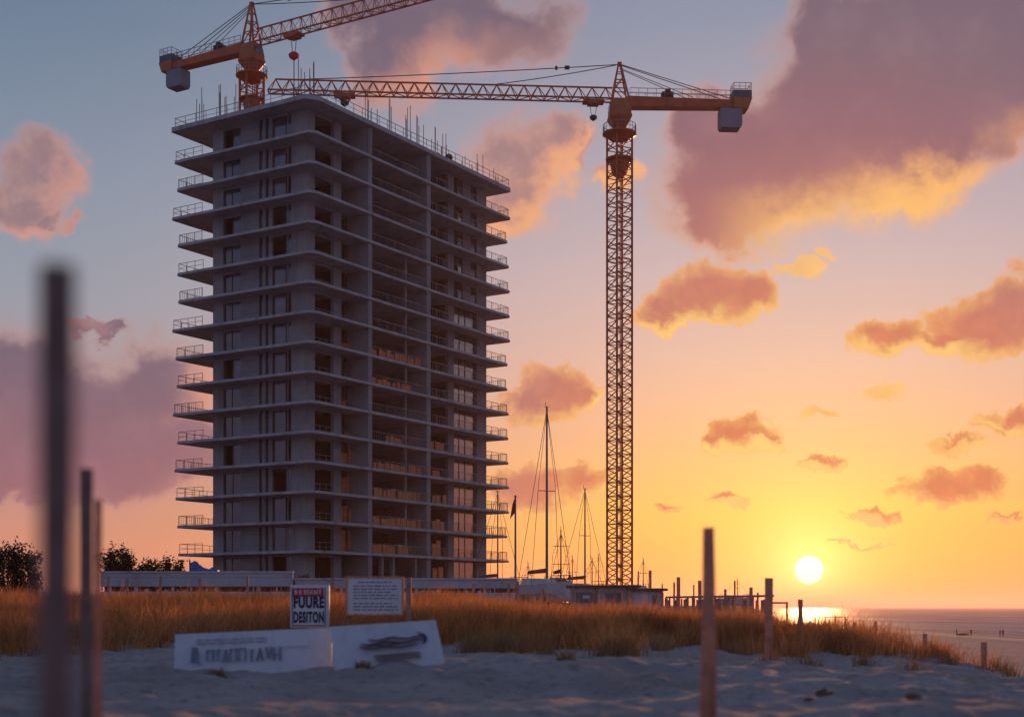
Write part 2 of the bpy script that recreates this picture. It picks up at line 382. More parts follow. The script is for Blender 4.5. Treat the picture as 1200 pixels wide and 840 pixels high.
# ------------------------------------------------------------------ ground, sea
PY = np.array([0, 6, 12, 20, 30, 38, 45, 60, 80, 100, 140, 200, 400, 9000.])
PZ = np.array([-1.25, -1.05, -.95, -1.06, -1.16, -1.08, -.85, -.42, -.18, -.05, .5, .8, 1.0, 1.0])
def sstep(a, b, v):
    t = np.clip((v - a) / (b - a), 0, 1); return t * t * (3 - 2 * t)
_rs = np.random.RandomState(3)
_lat = _rs.rand(256, 256)
def vnoise(x, y):
    xi = np.floor(x).astype(int); yi = np.floor(y).astype(int); fx = x - xi; fy = y - yi
    fx = fx * fx * (3 - 2 * fx); fy = fy * fy * (3 - 2 * fy)
    g = lambda a, b: _lat[a % 256, b % 256]
    return (g(xi, yi) * (1 - fx) + g(xi + 1, yi) * fx) * (1 - fy) + (g(xi, yi + 1) * (1 - fx) + g(xi + 1, yi + 1) * fx) * fy - .5
def ground_z(X, Y):
    X = np.asarray(X, float); Y = np.asarray(Y, float)
    z = np.interp(Y, PY, PZ) + EYE
    near = sstep(75, 40, Y)
    z = z + near * (vnoise(X * .16 + 7, Y * .16) * .42 + vnoise(X * .5, Y * .5 + 9) * .17)
    lump = sstep(48, 38, Y)
    z = z + lump * (vnoise(X * 1.5 + 3, Y * 1.2) * .15 + vnoise(X * 3.1, Y * 2.6 + 5) * .12)
    z = z - .17 * np.exp(-((X + 3.4) / 3.2) ** 2 - ((Y - 23.5) / 4.5) ** 2)
    z = z + sstep(4, 13, X) * -.6 - .32 * sstep(-4, 4, X) * sstep(46, 62, Y) * sstep(150, 110, Y)
    Xe = np.interp(Y, [0, 40, 62, 90, 130, 200, 400], [11, 11.8, 12.0, 14, 17, 34, 60])
    Xe = Xe + vnoise(Y * .2, Y * 0 + 2) * 1.2
    beach = np.interp(X, [0, 40, 75, 112, 170, 260, 9000], [.85, .85, .55, .02, -1.2, -2.5, -6])
    k = sstep(Xe - .5, Xe + 13, X)
    return z * (1 - k) + beach * k
def ground_h(x, y): return float(ground_z(np.array([x]), np.array([y]))[0])

def make_ground():
    def grow(a, b, n): return list(np.geomspace(a, b, n))
    xs = np.arange(-22, 18.01, .10)
    xr = [18 + d for d in grow(.3, 7000, 60)]; xl = [-22 - d for d in grow(.3, 8000, 45)][::-1]
    xs = np.array(xl + list(xs) + xr)
    ys = np.concatenate([[-60, -25, -8, 0, 2, 4, 6], np.arange(7, 46, .13), 46 + np.array(grow(.25, 9000, 70))])
    gx, gy = np.meshgrid(xs, ys); gz = ground_z(gx, gy)
    nx, ny = len(xs), len(ys)
    co = np.stack([gx, gy, gz], -1).reshape(-1, 3)
    idx = np.arange(nx * ny).reshape(ny, nx)
    fs = np.stack([idx[:-1, :-1], idx[:-1, 1:], idx[1:, 1:], idx[1:, :-1]], -1).reshape(-1, 4)
    return mesh_np('ground', co, fs, M['sand'], smooth=True)
def mesh_np(name, co, fs, m, smooth=False, parent=None):
    me = bpy.data.meshes.new(name); k = fs.shape[1]
    me.vertices.add(len(co)); me.vertices.foreach_set('co', co.astype(np.float32).ravel())
    me.loops.add(fs.size); me.loops.foreach_set('vertex_index', fs.astype(np.int32).ravel())
    me.polygons.add(len(fs)); me.polygons.foreach_set('loop_start', np.arange(0, fs.size, k, dtype=np.int32))
    if smooth: me.polygons.foreach_set('use_smooth', np.ones(len(fs), bool))
    me.update(calc_edges=True); me.validate()
    me.materials.append(m); o = bpy.data.objects.new(name, me); col.objects.link(o)
    if parent: o.parent = parent
    return o
tag(make_ground(), kind='structure')
b = MB(); b.add([(55, -400, 0), (30000, -400, 0), (30000, 30000, 0), (55, 30000, 0)], [(0, 1, 2, 3)])
tag(b.build('sea', M['sea']), kind='structure')

# ------------------------------------------------------------------ volume added to imitate lens glow near the sun: haze
m = MB(); m.box(-30500, 30500, -1000, 30500, -12, 100)
vm = bpy.data.materials.new('glow_haze'); vm.use_nodes = True; vm.node_tree.nodes.clear()
v = vm.node_tree.nodes.new('ShaderNodeVolumePrincipled'); v.inputs['Density'].default_value = .000125
v.inputs['Anisotropy'].default_value = .56; v.inputs['Color'].default_value = (.95, .70, .72, 1)
o = vm.node_tree.nodes.new('ShaderNodeOutputMaterial'); vm.node_tree.links.new(v.outputs[0], o.inputs['Volume'])
tag(m.build('glow_haze', vm), kind='stuff')

# ------------------------------------------------------------------ the unfinished tower
D0 = 152.7
e2 = Vector((1016, F, 0)).normalized(); e1 = Vector((-e2.y, e2.x, 0))
C0 = Vector(((366 - 600) / F * D0, D0, 0))
TZ = EYE + 3.0 - .02
tower = empty('apartment_tower', (C0.x, C0.y, TZ), math.atan2(e2.y, e2.x))
tag(tower, 'unfinished bare concrete apartment tower with open balconies and railings on every floor', 'building')
W1, W2 = 20.8, 40.8         # slab sizes along local y and local x
def lx(px, y0):             # local x on the plane local y = y0, seen at column px
    k = (px - 600) / F; ox, oy = C0.x + e1.x * y0, C0.y + e1.y * y0
    return (k * oy - ox) / (e2.x - k * e2.y)
def ly(px, x0):
    k = (px - 600) / F; ox, oy = C0.x + e2.x * x0, C0.y + e2.y * x0
    return (k * oy - ox) / (e1.x - k * e1.y)
SB, SL = 2.4, 1.9           # setback of the long face, of the short face
yE, xE = ly(250, SL), lx(570, SB)
H = 3.3
ztop = [52.5 - H * k - 3.0 for k in range(15)] + [0.0]        # top of slab k, local; slab 15 = ground slab
ROOF_T, ROOF = .5, 56.3 - 3.0
def slab_poly(jl, jr, jf, ch=.55):
    x0, y0 = -jf, -jf * .6; x1, y1 = W2 + jr, W1 + jl
    pts = [(x0 + ch * 1.6, y0), (x1 - .25, y0), (x1, y0 + .25), (x1, y1 - .2), (x1 - .2, y1), (x0 + .2, y1), (x0, y1 - .2), (x0, y0 + ch)]
    # break long edges so that they wander by a centimetre or two
    out = []
    for i, p in enumerate(pts):
        q = pts[(i + 1) % len(pts)]; n = max(1, int(math.dist(p, q) / 2.2))
        for k in range(n):
            t = k / n; j = rnd.uniform(-.025, .025) if 0 < k else 0
            out.append((p[0] + (q[0] - p[0]) * t + j, p[1] + (q[1] - p[1]) * t + j))
    return out
jit = []
for k in range(15):
    jl, jr, jf = rnd.choice([0, 0, 0, .3, .7, -.25]), rnd.choice([0, 0, .2, -.3, .35]), rnd.uniform(-.08, .14)
    jit.append((jl, jr, jf))
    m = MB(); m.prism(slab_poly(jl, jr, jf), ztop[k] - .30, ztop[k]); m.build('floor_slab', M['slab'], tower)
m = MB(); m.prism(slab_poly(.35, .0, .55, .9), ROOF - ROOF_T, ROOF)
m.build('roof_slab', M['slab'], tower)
m = MB(); m.box(.8, W2 - 1, .8, W1 - 3.4, -3.6, 0); m.build('podium', M['concrete'], tower)

def railing(m, pts, z, h=1.1, step=1.25, fine=0, w=.045):
    for (p, q) in zip(pts[:-1], pts[1:]):
        p = Vector((*p, 0)); q = Vector((*q, 0)); L = (q - p).length; n = max(1, round(L / step))
        for i in range(n + 1):
            a = p + (q - p) * (i / n); m.bar((a.x, a.y, z), (a.x, a.y, z + h), w)
        for hh in ((h, h * .52) if not fine else (h, .12)): m.bar((p.x, p.y, z + hh), (q.x, q.y, z + hh), w * (1.15 if hh == h else .8))
        if fine:
            nn = round(L / fine)
            for i in range(nn): a = p + (q - p) * ((i + .5) / nn); m.bar((a.x, a.y, z + .12), (a.x, a.y, z + h), .025)

def window(x0, x1, z0, z1, face, plane, mull, glass, open_part=None):
    """face 'r': lies in the plane local y = plane, x0..x1 local x; 'l': plane local x = plane, x0..x1 local y"""
    fr = MB(); pn = MB(); t = .07
    def B(mb, a0, a1, c0, c1, d0, d1):
        if face == 'r': mb.box(a0, a1, plane + d0, plane + d1, c0, c1)
        else: mb.box(plane + d0, plane + d1, a0, a1, c0, c1)
    B(fr, x0, x0 + t, z0, z1, 0, .1); B(fr, x1 - t, x1, z0, z1, 0, .1)
    B(fr, x0 + t, x1 - t, z0, z0 + t, 0, .1); B(fr, x0 + t, x1 - t, z1 - t, z1, 0, .1)
    xs = [x0 + t] + [x0 + (x1 - x0) * f for f in mull] + [x1 - t]
    for v in xs[1:-1]: B(fr, v - .05, v + .05, z0 + t, z1 - t, .003, .1)
    for i, (a, c) in enumerate(zip(xs[:-1], xs[1:])):
        if open_part is not None and i in open_part: continue
        B(pn, a + .03, c - .03, z0 + t, z1 - t, .045 + .008 * i, .06 + .008 * i)
    f = fr.build('window', M['frame'], tower)
    if pn.v: pn.build('pane', glass, f)

finA, finB = (lx(432.5, .12), lx(437, .12)), (lx(501, .12), lx(505.5, .12))
midc = lx(469, 2.0)
zs = [(ztop[0], ROOF - ROOF_T)] + [(ztop[k], ztop[k - 1] - .30) for k in range(1, 16)]
yl = lambda px: ly(px, SL)
DEEP = 7.5
for k, (z0, z1) in enumerate(zs):
    a0, a1 = z0, z1
    # short face: piers and panels
    T = .35
    def blk(name, mm, *a): m = MB(); m.box(*a); m.build(name, mm, tower)
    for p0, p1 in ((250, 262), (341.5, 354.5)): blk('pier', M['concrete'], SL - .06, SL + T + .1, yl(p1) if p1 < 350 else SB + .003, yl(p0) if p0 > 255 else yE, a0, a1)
    for p0, p1 in ((282, 303.5), (308, 311), (315, 319)): blk('wall_panel', M['panel'], SL, SL + T, yl(p1), yl(p0), a0, a1)
    blk('lintel', M['panel'], SL + .003, SL + T, yl(282), yl(262), a1 - .35, a1)
    blk('lintel', M['panel'], SL + .02, SL + T, yl(341.5), yl(319), a1 - .22, a1)
    r = rnd.random()
    window(yl(282) + .01, yl(262) - .01, a0 + .01, a1 - .36, 'l', SL + .14, [.55] if r < .6 else [.5], M['glass'], None if r < .75 else (1,))
    window(yl(341.5) + .02, yl(319) - .02, a0 + .01, a1 - .23, 'l', SL + .18, [.34], M['glass'], (1,) if rnd.random() < .35 else ((0,) if rnd.random() < .3 else None))
    window(yl(315) + .01, yl(311) - .01, a0 + .01, a1 - .01, 'l', SL + .2, [], M['glass'])
    window(yl(308) + .01, yl(303.5) - .01, a0 + .01, a1 - .01, 'l', SL + .2, [], M['glass'], None)
    # long face: piers set back behind the balconies
    for p0, p1 in ((354.5, 369), (391, 400), (525, 532), (559, 570)):
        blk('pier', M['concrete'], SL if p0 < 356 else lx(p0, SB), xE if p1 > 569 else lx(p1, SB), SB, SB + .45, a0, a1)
    blk('lintel', M['concrete'], lx(369, SB), lx(391, SB), SB + .1, SB + .4, a1 - .3, a1)
    for f0, f1 in (finA, finB):
        m = MB(); m.box(f0, f1, .22, DEEP - 1.2, a0, a1); m.build('fin_wall', M['concrete'], tower)
    m = MB()
    if k < 15:
        if k >= 4: m.box(midc - .14, midc + .14, 1.1, 1.4, a0, a1); m.build('column', M['concrete'], tower)
    else:
        for px in (447, 460, 486): v = lx(px, .9); blk('column', M['concrete'], v - .2, v + .2, .7, 1.2, a0, a1)
    # window bays
    w0, w1 = lx(532, SB) + .01, lx(559, SB) - .01
    if k >= 5:
        window(w0, w1 - .55, a0 + .01, a1 - .01, 'r', SB + .14, [.28, .57] if k % 3 else [.3, .58], M['mirror'])
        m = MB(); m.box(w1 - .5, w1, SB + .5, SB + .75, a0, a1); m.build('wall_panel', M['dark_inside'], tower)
    else:
        m = MB(); s1, s2 = lx(543, SB), lx(552, SB)
        blk('wall_panel', M['panel'], s1, s2, SB + .06, SB + .4, a0, a1); blk('sill_wall', M['panel'], w0, s1 - .01, SB + .06, SB + .4, a0, a0 + .5)
        window(w0, s1 - .02, a0 + .51, a1 - .01, 'r', SB + .16, [.5], M['mirror'] if k % 2 else M['glass'], (0,))
        window(s2 + .02, w1, a0 + .01, a1 - .01, 'r', SB + .16, [], M['glass'])
    if 3 <= k < 15:
        g0, g1 = lx(400, SB) + .02, lx(423, SB)
        window(g0, g1, a0 + .01, a1 - .01, 'r', SB + .9, [.45], M['mirror'], (0,) if k % 2 else (0, 1))
    # railings
    if k < 15:
        jl, jr, jf = jit[k]
        m = MB(); railing(m, [(.2 - jf, yE), (.2 - jf, W1 + jl - .25), (W2 * .55, W1 + jl - .25)], z0, fine=.32 if k % 2 else 0)
        m.build('balcony_railing', M['rail'], tower)
        m = MB(); railing(m, [(xE, .25), (W2 + jr - .25, .25), (W2 + jr - .25, 12.0)], z0, fine=.3)
        m.build('balcony_railing', M['rail'], tower)
        m = MB(); railing(m, [(finA[1] + .02, .45), (finB[0] - .02, .45)], z0, step=1.6, fine=.45); m.build('balcony_railing', M['rail'], tower)
        m = MB(); railing(m, [(finB[1] + .02, .45), (xE - .1, .45)], z0, step=1.6, fine=.5); m.build('balcony_railing', M['rail'], tower)
        m = MB(); railing(m, [(lx(369, SB), SB + .2), (lx(391, SB), SB + .2)], z0, step=1.3); m.build('balcony_railing', M['rail'], tower)
        m = MB(); railing(m, [(lx(400, SB), SB + .2), (finA[0] - .02, SB + .2)], z0, step=1.3); m.build('balcony_railing', M['rail'], tower)
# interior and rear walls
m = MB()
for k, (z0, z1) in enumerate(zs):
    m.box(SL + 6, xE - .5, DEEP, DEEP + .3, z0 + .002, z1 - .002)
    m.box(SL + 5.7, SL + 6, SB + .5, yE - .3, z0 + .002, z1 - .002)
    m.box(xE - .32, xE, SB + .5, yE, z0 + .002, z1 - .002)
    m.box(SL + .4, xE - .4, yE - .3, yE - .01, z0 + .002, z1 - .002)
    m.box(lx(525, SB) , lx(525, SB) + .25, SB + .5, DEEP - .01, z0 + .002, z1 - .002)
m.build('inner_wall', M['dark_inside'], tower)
m = MB(); v = ly(337.5, SL - .2); m.tube((SL - .2, v, 0), (SL - .2, v, ROOF - ROOF_T - .01), .07, n=6); m.build('downpipe', M['weight'], tower)
# roof railing, starter bars
m = MB(); railing(m, [(lx(372, 0), -.05), (W2 - .3, -.05), (W2 - .3, W1), (-.1, W1), (-.1, 1.0)], ROOF, h=1.15, step=1.6); m.build('roof_railing', M['rail'], tower)
def rebars(px, top, n, short=.75, face='r'):
    m = MB()
    if face == 'r': x, y = lx(px, 2.2), 2.2
    else: x, y = 1.6, ly(px, 1.6)
    for i in range(n):
        h = top * (1 if i % 2 == 0 else rnd.uniform(short - .15, short + .1)); dx, dy = rnd.uniform(-.5, .5), rnd.uniform(-.5, .5)
        m.bar((x + dx, y + dy, ROOF), (x + dx + rnd.uniform(-.06, .06), y + dy, ROOF + h), .055)
    m.build('starter_bars', M['rebar'], tower)
for px, top, n in ((428, 4.6, 4), (441, 3.2, 3), (458, 5.2, 3), (477, 5.4, 4), (492, 5.0, 4), (507, 4.4, 4), (519, 4.2, 4), (541, 2.6, 2), (552, 2.2, 2), (561, 3.8, 3), (577, 2.9, 2), (583, 2.4, 2)):
    rebars(px, top, n)
for px, top, n in ((234, 3.6, 3), (240, 4.8, 2), (258, 4.6, 3), (264, 3.2, 3), (273, 4.4, 2), (350, 5.0, 4), (364, 4.4, 4)):
    rebars(px, top, n, face='l')

def tow(x, y, z): return tower.matrix_world @ Vector((x, y, z)) if False else Vector((C0.x + e2.x * x + e1.x * y, C0.y + e2.y * x + e1.y * y, TZ + z))
TROT = math.atan2(e2.y, e2.x)

# orange boards standing on the balconies
BAYS = {'wide middle bay': (lx(438.5, .9), lx(500, .9), .95), 'narrow right bay': (lx(507, .9), lx(524, .9), .95),
        'narrow left bay': (lx(401, SB), lx(420, SB), SB + .5)}
def board(bay, k, n, tall, f0=0.0, f1=1.0):
    x0, x1, y = BAYS[bay]; x0, x1 = x0 + (x1 - x0) * f0, x0 + (x1 - x0) * f1
    fl = ORD[15 - k - 1] if k < 15 else 'ground'
    lab = f'orange site board in the {bay} of the tower, {fl} balcony level up' if k < 15 else f'orange site board standing on the ground floor in the {bay}'
    x = x0; i = 0
    while x < x1 - .3 and i < n:
        w = rnd.uniform(.55, 1.0); w = min(w, x1 - x)
        h = tall * rnd.uniform(.78, 1.05)
        if rnd.random() < .12: x += .35
        m = MB(); m.box(0, w - .03, 0, .12, 0, h); m.box(.02, w - .05, -.03, -.003, h * .35, h * .42)
        if rnd.random() < .5: m.box(w * .4, w * .4 + .06, -.03, -.004, h * .45, h * .9)
        p = tow(x, y + rnd.uniform(-.15, .25), ztop[k]); o = m.build('site_board', M['board'], loc=p, rz=TROT + rnd.uniform(-.06, .06))
        tag(o, lab, 'board', f'orange boards on level {k} in {bay}'); x += w; i += 1
for k, n, t in ((7, 12, 1.15), (8, 9, 1.0), (10, 4, 1.05), (11, 13, 1.1), (12, 13, 1.25), (13, 12, 1.15), (14, 8, 1.2)):
    board('wide middle bay', k, n, t, .0 if k != 10 else .25, .98)
for k, n, t in ((10, 3, 1.3), (11, 2, 1.1), (12, 4, 1.25), (13, 4, 1.5), (14, 2, 2.1), (15, 2, 2.2)):
    board('narrow right bay', k, n, t, 0, .9)
for k, n, t in ((7, 3, 1.3), (9, 2, 1.5), (10, 3, 1.0), (11, 3, 2.2), (12, 3, 2.4), (13, 3, 2.3), (14, 2, 2.7)):
    board('narrow left bay', k, n, t)

# machines on the roof
def mixer(name, px, label, sc):
    x = lx(px, 1.2); r = empty(name, tow(x, 1.2, ROOF), TROT + .4); tag(r, label, 'machine')
    m = MB(); m.bar((-.8 * sc, -.3 * sc, 0), (-.5 * sc, 0, .8 * sc), .09); m.bar((-.8 * sc, .3 * sc, 0), (-.5 * sc, 0, .8 * sc), .09); m.bar((.6 * sc, -.35 * sc, 0), (.4 * sc, 0, .8 * sc), .09)
    m.bar((.6 * sc, .35 * sc, 0), (.4 * sc, 0, .8 * sc), .09); m.bar((-.5 * sc, 0, .8 * sc), (.4 * sc, 0, .8 * sc), .1); m.build('frame', M['black'], r)
    m = MB(); ax = Vector((.75, 0, .65)).normalized(); pr = [(-.55, .25), (-.4, .48), (0, .55), (.35, .42), (.6, .3)]
    u = ax.cross(Vector((0, 1, 0))); w = Vector((0, 1, 0)); c = Vector((0, 0, 1.0 * sc))
    m.loft([[c + ax * (a * sc) + u * (math.cos(i * .5236) * q * sc) + w * (math.sin(i * .5236) * q * sc) for i in range(12)] for a, q in pr])
    m.build('drum', M['black'], r, smooth=True)
    m = MB(); m.box(-1.05 * sc, -.6 * sc, -.25 * sc, .25 * sc, .55 * sc, 1.05 * sc); m.build('motor', M['black'], r)
mixer('cement_mixer', 526, 'black cement mixer standing at the roof edge of the tower, near the right half', .95)
mixer('cement_mixer', 513, 'smaller dark machine low on the roof edge, just left of the black mixer', .6)

# ------------------------------------------------------------------ tower cranes
def lattice(m, L, n, w0, fn, leg, br):
    """square lattice: fn(t, i, j) gives the corner (i, j in +-1) at station t 0..1"""
    st = [k / n for k in range(n + 1)]
    cs = [(-1, -1), (1, -1), (1, 1), (-1, 1)]
    for c in cs: m.bar(fn(0, *c), fn(1, *c), leg)
    for k in range(n + 1):
        for a in range(4): m.bar(fn(st[k], *cs[a]), fn(st[k], *cs[(a + 1) % 4]), br)
        if k < n:
            for a in range(4):
                p, q = cs[a], cs[(a + 1) % 4]
                mid = (st[k] + st[k + 1]) / 2
                m.bar(fn(st[k], *p), fn(mid, *q), br); m.bar(fn(mid, *q), fn(st[k + 1], *p), br)

def crane(label, X, Y, zg, zj, ang, mast_rot, jibL, jibH, cjL, apexH, trolleys, pend, side=2.25):
    r = empty('tower_crane', (X, Y, zg), ang); tag(r, label, 'crane', 'tower cranes over the building site')
    zj -= zg; zc = zj - 4.4       # platform level
    # mast
    m = MB(); c, s = math.cos(mast_rot), math.sin(mast_rot); hw = side / 2
    def fn(t, i, j): return Vector(((i * c - j * s) * hw, (i * s + j * c) * hw, t * zc))
    n = round(zc / 1.75); lattice(m, zc, n, side, fn, .24, .10)
    m.bar((0.35, .2, 0), (0.35, .2, zc), .10); m.bar((-.05, .25, 0), (-.05, .25, zc), .10)
    for k in range(int(zc / .9)): m.bar((0.35, .2, k * .9), (-.05, .25, k * .9), .06)
    m.build('mast', M['crane'], r)
    def ring(rad, z, n=16): return [(math.cos(2 * math.pi * i / n) * rad, math.sin(2 * math.pi * i / n) * rad, z) for i in range(n)]
    m = MB(); m.loft([ring(.5, zc - 5.2), ring(1.0, zc - 4.6), ring(1.25, zc - 3.3), ring(1.75, zc - 3.05), ring(1.75, zc - 2.9), ring(.9, zc - 2.85)]); m.build('climbing_collar', M['crane'], r)
    m = MB(); m.loft([ring(1.2, zc - .5), ring(1.9, zc), ring(2.15, zc + .1), ring(2.15, zc + .28), ring(.9, zc + .3), ring(.8, zc + 1.0)]); pl = m.build('slewing_platform', M['crane'], r)
    m = MB(); P = ring(2.08, 0, 12)
    railing(m, [(p[0], p[1]) for p in P] + [(P[0][0], P[0][1])], zc + .28, h=1.0, step=.6, w=.05); m.build('railing', M['rail'], pl)
    # slewing unit: a lantern-shaped housing
    def sq(hx, hy, z, k=.2): return [(-hx + k, -hy, z), (hx - k, -hy, z), (hx, -hy + k, z), (hx, hy - k, z), (hx - k, hy, z), (-hx + k, hy, z), (-hx, hy - k, z), (-hx, -hy + k, z)]
    m = MB(); m.loft([sq(.75, .75, zc + .95), sq(1.38, 1.35, zc + 2.0), sq(1.42, 1.38, zc + 2.05), sq(1.42, 1.38, zc + 2.35)]); m.build('slewing_housing', M['crane'], r)
    m = MB(); m.loft([sq(1.36, 1.3, zc + 2.352), sq(1.3, 1.25, zc + 3.1), sq(1.05, 1.1, zc + 4.35)]); cab = m.build('operator_cab', M['crane_box'], r)
    m = MB(); m.box(1.02, 1.35, -.8, .8, zc + 3.0, zc + 3.75); m.build('window', M['glass'], cab)
    # tower head
    m = MB(); A = Vector((0, 0, zj + apexH))
    for i in (-1, 1):
        for j in (-1, 1):
            pts = [Vector((i * (.95 if i > 0 else 1.1), j * .8, zj - .05)), Vector((i * .55, j * .5, zj + apexH * .55)), Vector((i * .16, j * .16, zj + apexH))]
            m.bar(pts[0], pts[1], .2); m.bar(pts[1], pts[2], .18)
    for z, a, bb in ((.0, 1.0, .8), (.3, .82, .68), (.55, .55, .5), (.78, .35, .33)):
        q = [Vector((i * a, j * bb, zj + apexH * z)) for i, j in ((-1, -1), (1, -1), (1, 1), (-1, 1))]
        for k in range(4): m.bar(q[k], q[(k + 1) % 4], .10)
    for j in (-1, 1):
        m.bar((-1, j * .8, zj), (.7, j * .6, zj + apexH * .4), .1); m.bar((.82, j * .68, zj + apexH * .3), (-.45, j * .45, zj + apexH * .65), .1)
    m.box(-.25, .25, -.25, .25, zj + apexH - .1, zj + apexH + .35); m.build('tower_head', M['crane'], r)
    # jib
    m = MB(); w = .75; n = round(jibL / 1.75); x0 = .9
    for j in (-1, 1): m.bar((x0, j * w, zj), (jibL, j * w, zj), .17)
    m.bar((x0, 0, zj + jibH), (jibL - .8, 0, zj + jibH), .17)
    for k in range(n):
        xa, xb = x0 + (jibL - x0) * k / n, x0 + (jibL - x0) * (k + 1) / n; xm = (xa + xb) / 2
        for j in (-1, 1):
            m.bar((xa, j * w, zj), (xm, 0, zj + jibH), .085); m.bar((xm, 0, zj + jibH), (xb, j * w, zj), .085)
        m.bar((xa, -w, zj), (xa, w, zj), .08); m.bar((xa, -w if k % 2 else w, zj), (xb, w if k % 2 else -w, zj), .08)
    m.bar((jibL, -w, zj), (jibL, w, zj), .17); m.build('jib', M['crane'], r)
    # counter-jib: a box girder
    m = MB(); m.loft([[(-.9, -.8, zj - .95), (-.9, .8, zj - .95), (-.9, .8, zj + .35), (-.9, -.8, zj + .35)],
                      [(-cjL, -.8, zj - .7), (-cjL, .8, zj - .7), (-cjL, .8, zj + .15), (-cjL, -.8, zj + .15)]])
    cj = m.build('counter_jib', M['crane'], r)
    m = MB(); railing(m, [(-1.2, -.85), (-cjL + .5, -.85)], zj + .2, h=1.1, step=1.1, w=.05); railing(m, [(-1.2, .85), (-cjL + .5, .85)], zj + .2, h=1.1, step=1.1, w=.05); m.build('railing', M['rail'], cj)
    m = MB(); m.box(-cjL * .45, -cjL * .45 + 1.4, -.5, .5, zj + .25, zj + 1.1); m.box(-cjL * .45 + .3, -cjL * .45 + .9, -.35, .35, zj + 1.1, zj + 1.5); m.build('winch', M['black'], cj)
    hx0, hx1 = -cjL - 1.7, -cjL + .6
    m = MB(); m.loft([[(hx0 + .5, -1.1, zj - 1.0), (hx1, -1.1, zj - .9), (hx1, 1.1, zj - .9), (hx0 + .5, 1.1, zj - 1.0)], [(hx0, -1.15, zj + .35), (hx1, -1.15, zj + .45), (hx1, 1.15, zj + .45), (hx0, 1.15, zj + .35)]])
    mh = m.build('machine_house', M['crane_box'], r)
    m = MB(); m.box(hx0 + .05, hx1 + .1, -1.05, 1.05, zj + .46, zj + 1.35); m.build('upper_casing', M['blue_house'], mh)
    m = MB(); railing(m, [(hx0 + .1, -1), (hx1, -1), (hx1, 1), (hx0 + .1, 1), (hx0 + .1, -1)], zj + 1.35, h=.9, step=.8, w=.05); m.build('railing', M['rail'], mh)
    wx = -cjL + .9
    m = MB()
    m.loft([[(wx - 1.15, -.95, zj - 3.35), (wx + 1.15, -.95, zj - 3.35), (wx + 1.15, .95, zj - 3.35), (wx - 1.15, .95, zj - 3.35)],
            [(wx - 1.35, -1.0, zj - 3.0), (wx + 1.35, -1.0, zj - 3.0), (wx + 1.35, 1.0, zj - 3.0), (wx - 1.35, 1.0, zj - 3.0)],
            [(wx - 1.35, -1.0, zj - .92), (wx + 1.35, -1.0, zj - .92), (wx + 1.35, 1.0, zj - .92), (wx - 1.35, 1.0, zj - .92)]])
    m.build('counterweight', M['weight'], r)
    # pendants
    m = MB(); top = zj + apexH + .1
    for j in (-.55, .55):
        m.bar((0, j * .2, top), (-cjL + 1.0, j, zj + .4), .075); m.bar((0, j * .2, top - .5), (-cjL * .62, j, zj + .4), .06)
    for xx in pend:
        n = 10; pp = [Vector((xx * t, 0, top + (zj + jibH - top) * t - 4 * .25 * t * (1 - t) * .6)) for t in [k / n for k in range(n + 1)]]
        for p, q in zip(pp[:-1], pp[1:]): m.bar(p, q, .085)
    t = .22 * 30 / pend[0]; xx = pend[0] * t; zz = top + (zj + jibH - top) * t - .6 * t * (1 - t)
    m.box(xx - .3, xx + .3, -.15, .15, zz - .2, zz + .2); m.box(xx + 1.2, xx + 1.5, -.12, .12, zz - .3, zz + .12)
    m.build('pendant_cables', M['cable'], r)
    for (tx, drop, rope, big) in trolleys:
        m = MB(); m.box(tx - 1.3, tx + 1.3, -.7, .7, zj - .42, zj - .12); m.box(tx - .7, tx + .7, -.75, .75, zj - .62, zj - .42); tr = m.build('trolley', M['crane'], r)
        m = MB()
        for i in (-.45, .45): m.bar((tx + i, 0, zj - .6), (tx + i * .5, 0, zj - drop), .06)
        if rope: m.bar((tx, 0, zj - drop - .5), (tx, 0, zj - drop - rope), .06)
        m.build('hoist_rope', M['cable'], tr)
        m = MB(); q = big
        m.loft([[(tx + math.cos(i * .7854) * a, math.sin(i * .7854) * a, zj - drop + h) for i in range(8)] for h, a in ((-.62 * q, .12), (-.4 * q, .42 * q), (-.1 * q, .48 * q), (.1 * q, .2 * q))])
        m.build('hook_block', M['red'] if q > 1.2 else M['black'], tr)
    return r
zA = EYE + (HOR - 118) / F * 174
XA = X_at(726, 174)
aA = math.atan2(-3.0, -43.7)
cA = crane('tall orange tower crane standing on its own right of the tower', XA, 174, ground_h(XA, 174) - .1, zA, aA, R(29) - aA, 43.5, 1.55, 14.9, 4.4,
      [(3.3, 2.0, 0, 1.0), (34.2, .9, 0, 1.15)], (40.5, 16.0))
zB = EYE + (HOR - 53) / F * 188
XB = X_at(295, 188)
aB = math.atan2(-12.5, 21.1)
cB = crane('orange tower crane rising behind the tower roof, its long arm angled up out of frame', XB, 188, ground_h(XB, 188) - .1, zB, aB, R(32) - aB, 52, 1.95, 14.4, 5.4,
      [(7.3, 2.6, 6.2, 1.5)], (38, 20.0), side=2.45)

